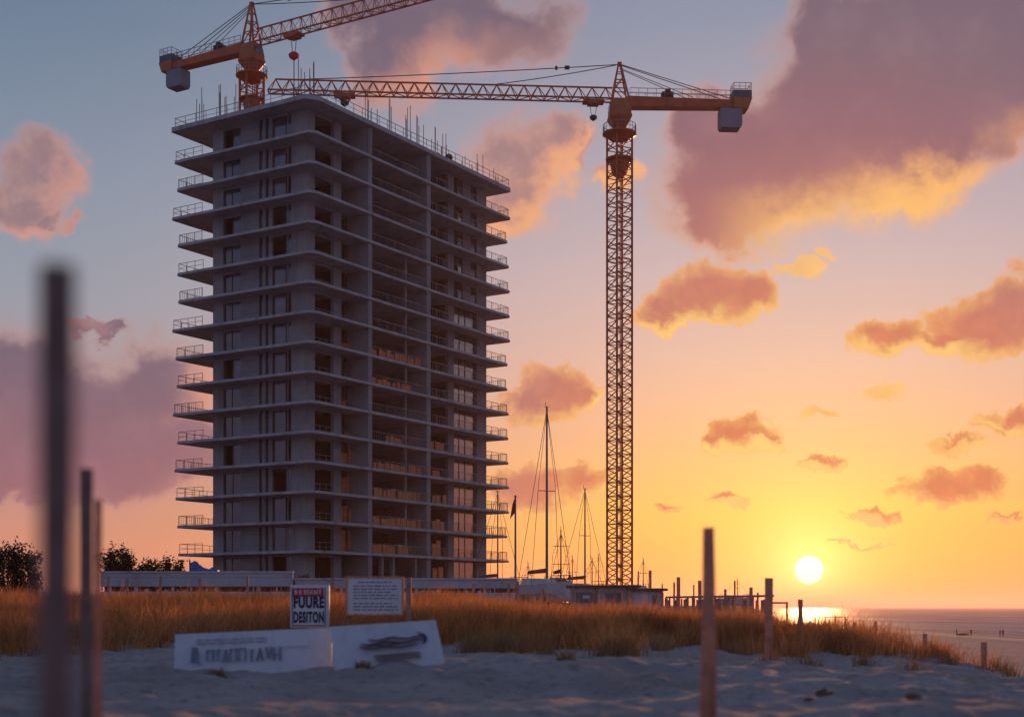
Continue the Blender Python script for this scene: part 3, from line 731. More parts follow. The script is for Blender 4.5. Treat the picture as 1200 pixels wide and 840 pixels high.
# ------------------------------------------------------------------ walls, sheds and fences in front of the tower
def wall_line(name, label, cat, px0, px1, Y0, Y1, ytop, ybot, m_, parts, cap=.12):
    a = at(px0, ytop, Y0); b_ = at(px1, ytop, Y1); d = Vector((b_.x - a.x, b_.y - a.y, 0)); L = d.length
    zb = min(ground_h(a.x, a.y), ground_h(b_.x, b_.y)) - .4
    r = empty(name, (a.x, a.y, zb), math.atan2(d.y, d.x)); tag(r, label, cat)
    parts(r, L, a.z - zb, b_.z - zb, (ybot)); return r
def wall_open(r, L, h0, h1, gap):
    """boarded upper wall over a band of openings with odd bits showing, on a low base"""
    g0, g1 = gap
    m = MB(); m.box(0, L, 0, .25, g1, h0 - .12); m.build('upper_boarding', M['white_wall'], r)
    m = MB(); m.box(-.05, L + .05, -.06, .31, h0 - .12, h0); m.build('coping', M['white_plain'], r)
    m = MB(); m.box(0, L, .02, .23, 0, g0); m.build('base_wall', M['white_plain'], r)
    m = MB(); m.box(0, L, .9, 1.0, 0, g1 + .05); m.build('shade_backing', M['black'], r)  # black sheet stands in for the shade behind the openings
    m = MB(); x = .1
    while x < L - .2:
        w = rnd.uniform(.06, .3); 
        if rnd.random() < .5: m.box(x, x + w, .08, .18, g0, g0 + (g1 - g0) * (1 if rnd.random() < .4 else rnd.uniform(.2, .8)))
        x += w + rnd.uniform(.05, .35)
    m.build('lattice', M['white_plain'], r)
def gaps(Y, ytop, y0, y1, zb): return None
def make_open(name, label, px0, px1, Y, ytop, yg1, yg0):
    a = at(px0, ytop, Y); zb = min(ground_h(a.x, a.y), ground_h(X_at(px1, Y), Y)) - .4
    z = lambda y: EYE + (HOR - y) / F * Y - zb
    wall_line(name, label, 'wall', px0, px1, Y, Y, ytop, (z(yg0), z(yg1)), M['white_wall'], wall_open)
make_open('boarded_wall', 'long pale horizontally boarded wall at the left, dark openings along its foot', 118, 343, 96, 669, 687, 693)
make_open('boarded_wall', 'lower pale wall directly in front of the tower with a row of small dark openings', 346, 606, 97, 677, 689, 694)

def shed(label, px0, px1, Y, ytop, depth, openings, roofm, wallm, name='beach_shed'):
    a = at(px0, ytop, Y); L = (px1 - px0) / F * Y; zb = ground_h(a.x, a.y) - .4
    r = empty(name, (a.x, a.y, zb)); tag(r, label, 'shed'); h = a.z - zb
    m = MB(); xs = 0.0
    zz = lambda y: EYE + (HOR - y) / F * Y - zb
    for (o0, o1, oy0, oy1) in openings:
        q0, q1 = (o0 - px0) / F * Y, (o1 - px0) / F * Y
        m.box(xs, q0, 0, .15, 0, h); m.box(q0, q1, 0, .15, 0, zz(oy1)); m.box(q0, q1, 0, .15, zz(oy0), h); xs = q1
    m.box(xs, L, 0, .15, 0, h); m.box(0, .15, .15, depth, 0, h); m.box(L - .15, L, .15, depth, 0, h); m.box(.15, L - .15, depth - .15, depth, 0, h)
    m.build('wall', wallm, r)
    m = MB(); m.loft([[(-.3, -.35, h + .003), (L + .3, -.35, h + .003), (L + .3, depth + .2, h + .003), (-.3, depth + .2, h + .003)], [(-.3, -.35, h + .16), (L + .3, -.35, h + .16), (L + .3, depth + .2, h + .25), (-.3, depth + .2, h + .25)]])
    m.build('roof', roofm, r)
    for (o0, o1, oy0, oy1) in openings:
        q0, q1 = (o0 - px0) / F * Y, (o1 - px0) / F * Y
        m = MB(); t = .07
        m.box(q0, q0 + t, .03, .12, zz(oy1), zz(oy0)); m.box(q1 - t, q1, .03, .12, zz(oy1), zz(oy0)); m.box(q0 + t, q1 - t, .03, .12, zz(oy1), zz(oy1) + t); m.box(q0 + t, q1 - t, .03, .12, zz(oy0) - t, zz(oy0))
        m.box((q0 + q1) / 2 - .03, (q0 + q1) / 2 + .03, .035, .115, zz(oy1) + t, zz(oy0) - t)
        w = m.build('window', M['stake_pale'], r)
        m = MB(); m.box(q0 + t, q1 - t, .125, .14, zz(oy1) + t, zz(oy0) - t); m.build('pane', M['glass'], w)
    return r
sB = shed('long low grey shed with two wide windows, right of the white boat', 671, 746, 100, 688, 4, [(675, 700, 693, 707), (709, 728, 694, 707)], M['roofing'], M['shed'])
m = MB(); p = at(683, 701, 99.9); m.box(0, .5, 0, .02, 0, .22); m.build('notice_plate', M['sign_white'], sB, loc=(p.x - sB.location.x, p.y - sB.location.y + .06, p.z - sB.location.z))
shed('pale shed with dark overhanging flat roof, at the foot of the free-standing crane', 743, 777, 97, 692, 4, [(764, 771, 697, 710)], M['roofing'], M['white_plain'])
def low_fence(r, L, h0, h1, gap):
    m = MB(); n = int(L / .9)
    m.box(0, L, .05, .13, h0 - .16, h0 - .02); m.box(0, L, .05, .13, .45, .6); m.build('rail', M['stake'], r)
    m = MB(); x = 0
    while x < L - .2:
        w = rnd.uniform(.16, .24)
        if rnd.random() > .34: m.box(x, x + w - .03, -.003, .047, .1, h0 - rnd.uniform(0, .35))
        x += w
    m.build('boarding', M['stake_pale'], r)
wall_line('board_fence', 'low reddish board fence from the pale shed towards the sun', 'fence', 779, 905, 96, 84, 698, None, None, low_fence)
m = MB(); p = at(911, 705, 80)
g = ground_h(p.x, p.y)
m.box(-.6, .6, -.04, .04, p.z - g - .1, p.z - g); m.box(-.6, -.5, -.05, .05, -.3, p.z - g - .1); m.box(.5, .6, -.05, .05, -.3, p.z - g - .1)
tag(m.build('goal_frame', M['stake'], loc=(p.x, p.y, g)), 'small open wooden frame on two legs at the right end of the board fence', 'frame')
# blue tarpaulin heap above the wall
p = at(240, 672, 99); m = MB(); rings = []
for i in range(11):
    t = i / 10; w = .95 - .85 * abs(t - .62) * 1.1; h = (1.25 - 1.0 * t if t < .98 else .25) + .25 * math.sin(t * 9)
    rings.append([(-.95 + t * 1.95, w * .8 * math.cos(a), max(-1.6, (h * .62) * (1 if math.sin(a) > 0 else 0) * math.sin(a) - (1.6 if math.sin(a) < -.3 else 0) + .12 * math.sin(a * 5 + i))) for a in [j * 2 * math.pi / 14 for j in range(14)]])
m.loft(rings); m.tube((-.95, 0, .2), (-1.1, 0, 1.05), .16, .03, 7)
tag(m.build('tarpaulin', M['tarp'], loc=(p.x, p.y, p.z), smooth=False), 'crumpled bright blue tarpaulin heaped with a pointed tip above the boarded wall', 'tarpaulin')

# ------------------------------------------------------------------ masts, boats, flagpole
def sailboat(label, px, ytop, ydeck, Y, L, rz, hull_m, spreaders=1, thick=.13, boom=True, mastx=.06):
    ms = at(px, ydeck, Y); r = empty('sailboat', (ms.x, ms.y, ms.z - 2.2), rz); tag(r, label, 'sailboat', 'sailboats laid up beyond the walls')
    hb = L * .15; rings = []
    for t in [0, .08, .2, .4, .6, .8, .93, 1.0]:
        w = hb * math.sin(math.pi * min(1, .18 + t * .82)) ** .6 if t < 1 else .05
        if t > .6: w = hb * max(.03, 1 - ((t - .6) / .4) ** 1.8)
        z1 = 1.9 + .35 * (t - .4) ** 2 * 2; x = -L / 2 + t * L
        rings.append([(x, -w, z1), (x, -w * .9, z1 - .9), (x, -w * .45, .25 + .5 * max(0, t - .8)), (x, w * .45, .25 + .5 * max(0, t - .8)), (x, w * .9, z1 - .9), (x, w, z1)])
    m = MB(); m.loft(rings); m.build('hull', hull_m, r, bevel=.03)
    m = MB(); m.loft([[(-L * .28, -hb * .6, 1.9), (-L * .28, hb * .6, 1.9), (-L * .26, hb * .5, 2.55), (-L * .26, -hb * .5, 2.55)], [(L * .16, -hb * .55, 1.9), (L * .16, hb * .55, 1.9), (L * .08, hb * .42, 2.45), (L * .08, -hb * .42, 2.45)]])
    m.build('cabin', hull_m, r)
    m = MB()
    for s in (-1, 1): m.bar((-L * .15, s * 1.4, -2.2), (-L * .12, s * hb * .7, .7), .1); m.bar((L * .2, s * 1.4, -2.2), (L * .18, s * hb * .55, .8), .1)
    m.box(-.9, .9, -.12, .12, -1.3, .3); m.build('cradle', M['rebar'], r)
    zt = (ydeck - ytop) / F * Y + 2.2; mx = L * mastx
    m = MB(); m.tube((mx, 0, 1.9), (mx, 0, zt), thick, thick * .62, 8); m.box(mx - .3, mx + .3, -.04, .04, zt, zt + .06); m.bar((mx - .25, 0, zt), (mx - .25, 0, zt + .5), .04); m.build('mast', M['mast'], r)
    m = MB()
    for k in range(spreaders):
        z = 2 + (zt - 2) * (k + 1) / (spreaders + 1) * 1.05; m.bar((mx, -.9, z), (mx, .9, z), .07)
    m.build('spreader', M['mast'], r)
    if boom:
        m = MB(); m.tube((mx, 0, 3.1), (mx - L * .36, 0, 3.0), .11, .08, 6); m.tube((mx - .2, 0, 3.25), (mx - L * .34, 0, 3.15), .2, .14, 8); m.build('boom', M['mast'], r)
    m = MB(); zs_ = 2 + (zt - 2) * .56
    for s in (-1, 1): m.bar((mx, s * .9, zs_), (mx - .3, s * hb * .95, 1.9), .035); m.bar((mx, s * .9, zs_), (mx, 0, zt - .3), .03)
    m.bar((mx, 0, zt - .2), (L * .49, 0, 2.2), .035); m.bar((mx, 0, zt - .2), (-L * .49, 0, 2.1), .035); m.build('stays', M['cable'], r)
    m = MB(); railing(m, [(-L * .47, -hb * .6), (-L * .47, hb * .6)], 2.0, h=.7, step=.6, w=.05); m.build('guard_rail', M['mast'], r); m = MB(); railing(m, [(L * .3, -hb * .6), (L * .47, 0), (L * .3, hb * .6)], 2.0, h=.7, step=.7, w=.05); m.build('guard_rail', M['mast'], r)
    return r
sailboat('white sailboat with the tallest mast, standing between tower and free-standing crane', 637, 478, 681, 132, 10.5, R(-62), M['hull'], 1, .14)
sailboat('sailboat whose mid-height mast stands just left of the free-standing crane', 682, 573, 686, 172, 9.0, R(-50), M['hull'], 1, .12)
sailboat('sailboat with a short dark mast crossed by a yard, right of the tallest mast', 656, 622, 680, 150, 7.5, R(-75), M['mast'], 2, .12)
sailboat('sailboat with thin mast seen past the right balconies of the tower', 579.5, 576, 684, 168, 8.5, R(-40), M['hull'], 1, .10)
for px, yt, Y, lb in ((670, 652, 210, 'distant small sailboat, its thin mast between the short dark mast and the crane'), (692, 654, 215, 'distant small sailboat with bare pole mast just beside the second mast'),
                      (699, 650, 225, 'distant small sailboat with mast close to the left leg of the crane'), (753, 655, 220, 'distant sailboat with thin mast immediately right of the crane mast'),
                      (618, 660, 205, 'distant small sailboat with low mast near the right foot of the tower'), (862, 679, 260, 'farthest sailboat with thin mast beyond the board fence')):
    sailboat(lb, px, yt, 688 if px < 800 else 699, Y, 6.5, R(rnd.uniform(-80, -30)), M['hull'], 1, .10, boom=False)
p = at(604, 690, 120); r = empty('flagpole', (p.x, p.y, ground_h(p.x, p.y))); tag(r, 'slim flagpole with limp red flag beside the right edge of the tower', 'flagpole')
zt = EYE + (HOR - 582) / F * 120 - r.location.z
m = MB(); m.tube((0, 0, 0), (0, 0, zt), .11, .07); m.tube((0, 0, zt), (0, 0, zt + .12), .1, .1); m.build('pole', M['mast'], r)
m = MB(); g = []
for j in range(7):
    t = j / 6
    g.append([Vector((-.06 - .05 * i * (1 - t * .2) - .16 * t * i * .4, .05 * math.sin(i * 2.2 + j * .6), zt - .1 - t * 1.3 - .13 * i)) for i in range(5)])
for ya in (0, .02):
    pass
vs = [q for row in g for q in row]; vs2 = [q + Vector((0, .02, 0)) for q in vs]; o = len(vs)
fs = [(j * 5 + i, j * 5 + i + 1, (j + 1) * 5 + i + 1, (j + 1) * 5 + i) for j in range(6) for i in range(4)]
m.add(vs + vs2, fs + [tuple(reversed([v + o for v in f])) for f in fs]); m.build('flag', M['flag'], r)

# ------------------------------------------------------------------ stakes
def stake(px, ytop, ybase, Y, wpx, mat_, label, group, taper=1.0, lean=0.0, name='wooden_stake', wtop=None):
    X = X_at(px, Y); zg = ground_h(X, Y); zt = EYE + (HOR - ytop) / F * Y; w = wpx / F * Y * .86; wt = (wtop or wpx) / F * Y * .86
    base = Vector((0, 0, -.5)); m = MB(); n = 7; rings = []
    a0 = rnd.uniform(0, 1.5)
    for k in range(n):
        t = k / (n - 1); z = -.5 + (zt - zg + .5) * t; q = w + (wt - w) * t
        ox = lean * (t - 1) + rnd.uniform(-.03, .03) * w; oy = rnd.uniform(-.03, .03) * w
        pts = [(-1, -.82), (-.82, -1), (.82, -1), (1, -.82), (1, .82), (.82, 1), (-.82, 1), (-1, .82)]
        ca, sa = math.cos(a0 * .35), math.sin(a0 * .35)
        rings.append([(ox + (x * ca - y * sa) * q / 2, oy + (x * sa + y * ca) * q / 2, z + (rnd.uniform(-.03, .03) if k == n - 1 else 0) * w) for x, y in pts])
    m.loft(rings); o = m.build(name, mat_, loc=(X, Y, zg))
    return tag(o, label, 'stake', group)
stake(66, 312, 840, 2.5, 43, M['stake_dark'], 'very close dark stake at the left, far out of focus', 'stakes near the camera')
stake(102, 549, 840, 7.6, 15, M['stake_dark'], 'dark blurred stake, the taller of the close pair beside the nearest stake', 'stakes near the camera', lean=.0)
stake(115, 585, 840, 7.9, 10, M['stake'], 'reddish blurred stake, the shorter of the close pair beside the nearest stake', 'stakes near the camera')
stake(830, 618, 840, 11.5, 25, M['stake'], 'tall reddish stake, slightly blurred, rising in front of the sand left of the sun', 'stakes near the camera', wtop=13.5)
stake(901, 677, 760, 29, 9.5, M['stake'], 'reddish stake in the dune grass directly below left of the sun', 'stakes in the dune grass')
stake(938, 702, 740, 44, 5.5, M['stake'], 'short stake in the grass directly below the sun', 'stakes in the dune grass')
stake(1084, 742, 760, 43, 4.5, M['stake'], 'small stake at the end of the grass on the dune shoulder', 'stakes in the dune grass')
stake(1153, 752, 778, 39, 6, M['stake'], 'grey-red stake on the bare dune shoulder overlooking the beach', 'stakes in the dune grass')
stake(1001, 729, 745, 55, 3.6, M['stake'], 'low stake in the grass crest, first to the right of the sun', 'stakes in the dune grass')
stake(1026, 728, 745, 54, 3.6, M['stake'], 'low stake in the grass crest, second to the right of the sun', 'stakes in the dune grass')
lw = [127, 149, 188, 234, 290]
for i, px in enumerate(lw):
    stake(px, 675 + (i % 2) * 3, 700, 82, 3.4, M['stake_pale'], f'pale pinkish stake in front of the boarded wall, {ORD[i]} from its left end', 'pale stakes before the boarded wall')
lw2 = [(390, 676), (480, 683), (555, 684), (596, 684), (606, 681), (636, 690), (672, 688), (737, 692), (776, 694)]
for i, (px, yt) in enumerate(lw2):
    stake(px, yt, 705, 84, 3.6 if i != 4 else 4.4, M['stake_pale'], f'pale pinkish stake before low wall and sheds, {ORD[i]} right of the notices' if i > 1 else
          ['pale stake between the red-topped sign and the notice board', 'pale stake close by the right post of the notice board'][i], 'pale stakes before the low wall and sheds')
lw3 = [(748, 669, 2.2), (762, 668, 4.0), (776, 684, 2), (790, 682, 2.8), (795, 676, 5), (813, 685, 2.2), (820, 680, 5), (850, 690, 4), (861, 680, 2.4), (880, 688, 5), (888, 694, 2.6), (870, 697, 3)]
for i, (px, yt, w) in enumerate(lw3):
    stake(px, yt, 700, 105 - i * .9, w * .78, M['stake'], f'dark post along the board fence, {ORD[i]} from crane towards sun', 'posts along the board fence')

# ------------------------------------------------------------------ signs
def text_mesh(name, s, size, m, parent, loc, bold=.012, sx=1.0, depth=.004):
    cu = bpy.data.curves.new(name, 'FONT'); cu.body = s; cu.size = size; cu.extrude = depth; cu.offset = bold; cu.space_character = 1.12; cu.align_x = 'CENTER'; cu.align_y = 'CENTER'
    t = bpy.data.objects.new(name + '_src', cu); col.objects.link(t); dg = bpy.context.evaluated_depsgraph_get(); dg.update()
    me = bpy.data.meshes.new_from_object(t.evaluated_get(dg)); bpy.data.objects.remove(t); bpy.data.curves.remove(cu)
    me.name = name; me.materials.clear(); me.materials.append(m)
    o = bpy.data.objects.new(name, me); col.objects.link(o); o.parent = parent; o.location = loc; o.rotation_euler = (R(90), 0, 0); o.scale = (sx, 1, 1)
    return o
Ys = 40.0; pxm = Ys / F
p = at(363, 710, Ys); g = ground_h(p.x, p.y)
r = empty('warning_sign', (p.x, p.y, g), R(-1.5)); tag(r, 'upright white sign with red top strip and bold navy words, behind the white boards', 'sign')
cz = p.z - g
hw, hh = 23 * pxm, 25 * pxm
m = MB(); m.box(-hw, hw, .0, .06, cz - hh, cz + hh); m.build('panel', M['sign_white'], r, bevel=.01)
m = MB(); m.box(-hw + .06, hw - .16, -.008, -.004, cz + hh - .34, cz + hh - .09); m.build('red_strip', M['red'], r)
m = MB(); a0, a1, b0, b1 = -hw + .05, hw - .13, cz - hh + .04, cz + hh - .07
m.box(a0, a0 + .02, -.012, -.002, b0, b1); m.box(a1, a1 + .02, -.012, -.002, b0, b1); m.build('border', M['navy'], r)
text_mesh('lettering', 'B\u00b7E EEXAIT', .17, M['sign_white'], r, (-.05, -.014, cz + hh - .215), .004, .86)
text_mesh('lettering', 'FUURE', .44, M['navy'], r, (-.03, -.010, cz + .10), .022, .62)
text_mesh('lettering', 'DESITON', .42, M['navy'], r, (-.03, -.010, cz - .33), .018, .47)
m = MB(); m.box(a0 + .02, a1, -.010, -.003, b0, b0 + .035); m.build('red_line', M['red'], r)
for s in (-1, 1): m = MB(); m.box(s * (hw - .14) - .04, s * (hw - .14) + .04, .063, .14, -.4, cz + hh - .08); m.build('post', M['stake'], r)
Yn = 40.5; pxm = Yn / F; p = at(439, 698, Yn); g = ground_h(p.x, p.y); cz = p.z - g
r = empty('notice_board', (p.x, p.y, g), R(2)); tag(r, 'framed grey-white notice board full of small print lines in the dune grass', 'sign')
hw, hh = 32 * pxm, 21 * pxm
m = MB(); m.box(-hw, hw, .0, .05, cz - hh, cz + hh); m.build('panel', M['sign_white'], r)
m = MB(); t = .05
m.box(-hw - t, hw + t, -.03, .08, cz + hh, cz + hh + t); m.box(-hw - t, hw + t, -.03, .08, cz - hh - t, cz - hh); m.box(-hw - t, -hw, -.03, .08, cz - hh, cz + hh); m.box(hw, hw + t, -.03, .08, cz - hh, cz + hh)
m.build('frame', M['stake'], r)
m = MB()
for i, z in enumerate([.40, .29, .20, .11, 0.02, -.07, -.22, -.31, -.40]):
    x = -hw + (.18 if i else .3); xe = hw - (.12 if i % 3 else .3)
    if i == 6: m.build('print', M['faded'], r); m = MB()
    while x < xe:
        w = rnd.uniform(.05, .22); m.box(x, min(x + w, xe), -.008, -.003, cz + z - .018, cz + z + .018); x += w + .035
m.build('print', M['faded'], r)
m = MB(); m.box(hw + .12, hw + .27, -.05, .10, -.5, cz + hh + .02); m.build('post', M['stake_pale'], r); m = MB(); m.box(-hw - .0, -hw + .12, .083, .17, -.5, cz); m.build('post', M['stake_pale'], r)

def lying_board(name, label, corners, Y, lean, marks):
    """board standing on its long edge, leaning back; corners TL, TR, BR, BL in photo pixels"""
    pts = [at(x, y, Y) for x, y in corners]
    bl = pts[3]; z0 = bl.z; r = empty(name, (bl.x, bl.y, z0)); tag(r, label, 'board', 'white boards lying on the sand')
    L = [Vector((q.x - bl.x, (q.z - bl.z) * lean, q.z - bl.z)) for q in pts]
    nrm = (L[2] - L[3]).cross(L[0] - L[3]).normalized(); 
    if nrm.y > 0: nrm = -nrm
    dn = Vector((0, 0, -.25)); L[2] = L[2] + dn; L[3] = L[3] + dn
    bk = -nrm * .07
    m = MB(); m.add(L + [q + bk for q in L], [(0, 3, 2, 1), (4, 5, 6, 7), (0, 1, 5, 4), (1, 2, 6, 5), (2, 3, 7, 6), (3, 0, 4, 7)]); m.build('panel', M['board_white'], r, bevel=.012)
    def P(u, v, off=.004): 
        a = L[0] + (L[1] - L[0]) * u; c = L[3] - dn + (L[2] - L[3]) * u; return a + (c - a) * v + nrm * off
    marks(r, P)
def marks_text(r, P):
    m = MB(); rr = random.Random(5)
    def stroke(u0, v0, u1, v1, w): 
        a, c = P(u0, v0), P(u1, v1); m.bar(a, c, w, .004)
    u = .15
    GL = [[(0, 0, 0, 1), (0, 1, 1, 1)], [(0, 0, .5, 1), (1, 0, .5, 1)], [(0, 0, 0, 1), (0, 1, 1, 1), (1, 1, 1, 0), (1, 0, 0, 0)], [(.5, 0, .5, 1), (0, 0, 1, 0)],
          [(1, 0, 0, .1), (0, .1, 0, .9), (0, .9, 1, 1)], [(0, 0, 0, 1), (1, 0, 1, 1), (0, .5, 1, .5)], [(0, 1, .5, 0), (.5, 0, 1, 1), (.25, .6, .75, .6)], [(0, 0, 0, 1), (0, 0, 1, .2), (1, .2, 0, .5), (0, .5, 1, 1)]]
    while u < .66:
        w = rr.uniform(.026, .042); v0 = .44 + rr.uniform(-.02, .03); hh_ = rr.uniform(.26, .32)
        for (x0, y0, x1, y1) in rr.choice(GL): stroke(u + x0 * w, v0 + y0 * hh_, u + x1 * w, v0 + y1 * hh_, .042)
        u += w + rr.uniform(.014, .026)
    stroke(.13, .36, .13, .74, .11)
    for v in (.18, .26): 
        u = .14
        while u < .55: d = rr.uniform(.02, .08); stroke(u, v, u + d, v, .045); u += d + .012
    stroke(.58, .42, .86, .42, .02)
    m.build('faded_lettering', M['faded'], r)
def marks_brush(r, P):
    m = MB(); 
    for (u0, u1, v, w) in ((.26, .82, .40, .24), (.28, .76, .50, .20), (.34, .86, .32, .16), (.24, .60, .46, .12)):
        n = 9
        for k in range(n):
            a, c = u0 + (u1 - u0) * k / n, u0 + (u1 - u0) * (k + 1.25) / n
            m.bar(P(a, v + .025 * math.sin(k * 1.3), .004 + .001 * k), P(c, v + .025 * math.sin(k * 1.3 + 1.3), .004 + .001 * k), w * (.8 + .3 * math.sin(math.pi * k / n)), .003)
    for k in range(6): 
        t0, t1 = -1.6 + k * .5, -1.6 + (k + 1) * .5
        m.bar(P(.80 + .06 * math.cos(t0), .36 + .13 * math.sin(t0)), P(.80 + .06 * math.cos(t1), .36 + .13 * math.sin(t1)), .07, .003)
    m.build('paint_smear', M['blue_paint'], r)
    m = MB()
    for k in range(3): m.bar(P(.36, .66 + k * .05), P(.78, .64 + k * .05), .10, .004)
    m.build('faded_patch', M['faded'], r)
lying_board('advert_board', 'long white board with faded lettering lying on its edge in the sand', [(201, 743), (386, 735), (389, 784), (203, 789)], 25.0, .35, marks_text)
lying_board('advert_board', 'shorter white board with a dark blue brush smear, tilted against the lettered board', [(384, 734), (509, 726), (526, 781), (394, 790)], 24.4, .4, marks_brush)

# ------------------------------------------------------------------ vegetation
def grass_blades(n, pos_fn, hmin, hmax, width, bend, seed, name, m_, blades=9, spread=.12, segs=2, parent=None):
    rs = np.random.RandomState(seed); cx, cy, hs = pos_fn(rs, n); n = len(cx)
    cx = np.repeat(cx, blades); cy = np.repeat(cy, blades); hs = np.repeat(hs, blades); N = len(cx)
    bx = cx + rs.normal(0, spread, N); by = cy + rs.normal(0, spread, N); bz = ground_z(bx, by) - .03
    h = hs * rs.uniform(.55, 1.1, N); a = rs.uniform(0, 2 * np.pi, N); b = rs.uniform(.1, 1, N) * bend
    ca, sa = np.cos(a), np.sin(a); f = rs.uniform(-.9, .9, N); wx, wy = np.cos(f), np.sin(f)
    vs = []
    for s in range(segs + 1):
        t = s / segs; off = b * h * t * t; wd = width * (1 - .85 * t) * rs.uniform(.8, 1.2, N)
        px = bx + ca * off + .06 * h * t; py = by + sa * off; pz = bz + h * t * np.sqrt(np.maximum(.2, 1 - (b * t) ** 2 * .5))
        vs.append(np.stack([px - wx * wd / 2, py - wy * wd / 2, pz], -1)); vs.append(np.stack([px + wx * wd / 2, py + wy * wd / 2, pz], -1))
    V = np.stack(vs, 1); k = 2 * (segs + 1); co = V.reshape(-1, 3)
    base = (np.arange(N) * k)[:, None]
    fs = np.concatenate([base + np.array([[2 * s, 2 * s + 1, 2 * s + 3, 2 * s + 2]]) for s in range(segs)], 0)
    return mesh_np(name, co, fs, m_, parent=parent)
def edge_y(x):
    return 38.2 - 5.0 * sstep(3.5, 6, x) + vnoise(x * .22 + 40, x * 0 + 3) * 11 + vnoise(x * .8 + 10, x * 0 + 8) * 6 + vnoise(x * 2.2 + 10, x * 0 + 18) * 2.5
def main_pos(rs, n):
    Y = 30 + (rs.rand(n) ** 1.2) * 64; X = (rs.rand(n) * 2 - 1) * .40 * Y
    e = edge_y(X) + 7.5 * vnoise(X * 1.1 + 3, Y * .55) + 3 * vnoise(X * 3, Y * 1.5); dens = sstep(e - .5, e + 3.0, Y) * (.18 + .82 * sstep(-.22, .18, vnoise(X * .45, Y * .45) + .4 * vnoise(X * 1.3, Y * 1.3)))
    Xe = np.interp(Y, [0, 40, 62, 90, 130], [12.6, 13.4, 15.0, 18.5, 20]); dens = dens * sstep(Xe + 1.5, Xe - 1.0, X)
    keep = rs.rand(n) < dens
    h = .66 + .40 * (vnoise(X * .18 + 5, Y * .18) + .5) * sstep(34, 48, Y) + .10 * rs.rand(n)
    h = h * (.55 + .45 * sstep(e - .5, e + 4, Y)) * (1 - .42 * sstep(-4, 3, X) * sstep(50, 60, Y)) * (1 + .8 * vnoise(X * .9, Y * .9 + 30))
    h = np.where(rs.rand(n) < .05, h * 1.35, h)
    return X[keep], Y[keep], h[keep]
g = grass_blades(60000, main_pos, .5, 1, .022, .75, 4, 'dune_grass', M['grass'], blades=9, spread=.15)
tag(g, 'band of tall dune grass coloured backlit orange-brown between the sand and the walls', 'grass', kind='stuff')
def tuft(px, py, Y, size, label, nb=26, m_=None):
    X = X_at(px, Y)
    def pos(rs, n): return np.array([X]), np.array([Y]), np.array([size])
    o = grass_blades(1, pos, .3, .6, .020, 1.0, rnd.randint(0, 9999), 'grass_tuft', m_ or M['tuft'], blades=nb, spread=size * .34, segs=3)
    me = o.data; z = ground_h(X, Y); me.transform(Matrix.Translation((-X, -Y, -z))); o.location = (X, Y, z)
    return tag(o, label, 'grass', 'grass tufts on the bare sand')
for a in ((724, 783, 29, .62, 'largest orange-tinged grass tuft out on the sand, below the free-standing crane', 150),
          (592, 758, 35, .55, 'bushy greyish tuft at the grass edge right of the white boards', 150),
          (556, 762, 34, .45, 'low greyish tuft beside the end of the blue-smeared board', 90),
          (663, 792, 24, .16, 'flat sparse green tuft on the sand below the largest tuft', 40),
          (598, 780, 29, .22, 'small sparse tuft on the sand right of the white boards', 30),
          (776, 770, 33, .35, 'thin upright tuft between the largest tuft and the tall reddish stake', 40),
          (1068, 785, 31, .34, 'wispy tuft on the sand slope below the dune shoulder', 36),
          (1112, 772, 36, .30, 'small dark tuft on the dune shoulder left of the lone stake', 50),
          (1172, 782, 38, .38, 'dark spiky tuft just right of the lone stake on the dune shoulder', 40),
          (1190, 790, 35, .32, 'rightmost wispy tuft on the crest of the dune shoulder', 26),
          (950, 780, 31, .25, 'faint sparse tuft on the sand under the sun', 26),
          (860, 772, 33, .30, 'small tuft at the grass edge right of the tall reddish stake', 40),
          (640, 770, 31.5, .30, 'small tuft on the sand between the bushy tuft and the largest tuft', 40),
          (905, 778, 30, .26, 'low sparse tuft at the foot of the stake below left of the sun', 36),
          (1010, 776, 32, .30, 'low tuft on the sand under the first low stake right of the sun', 40),
          (255, 792, 24.3, .14, 'tiny flat tuft at the foot of the lettered board', 40),
          (425, 789, 23.8, .12, 'dark flat tuft against the foot of the blue-smeared board', 60)):
    tuft(*a[:3], a[3] * 1.45, a[4], nb=int(a[5] * 2.2))
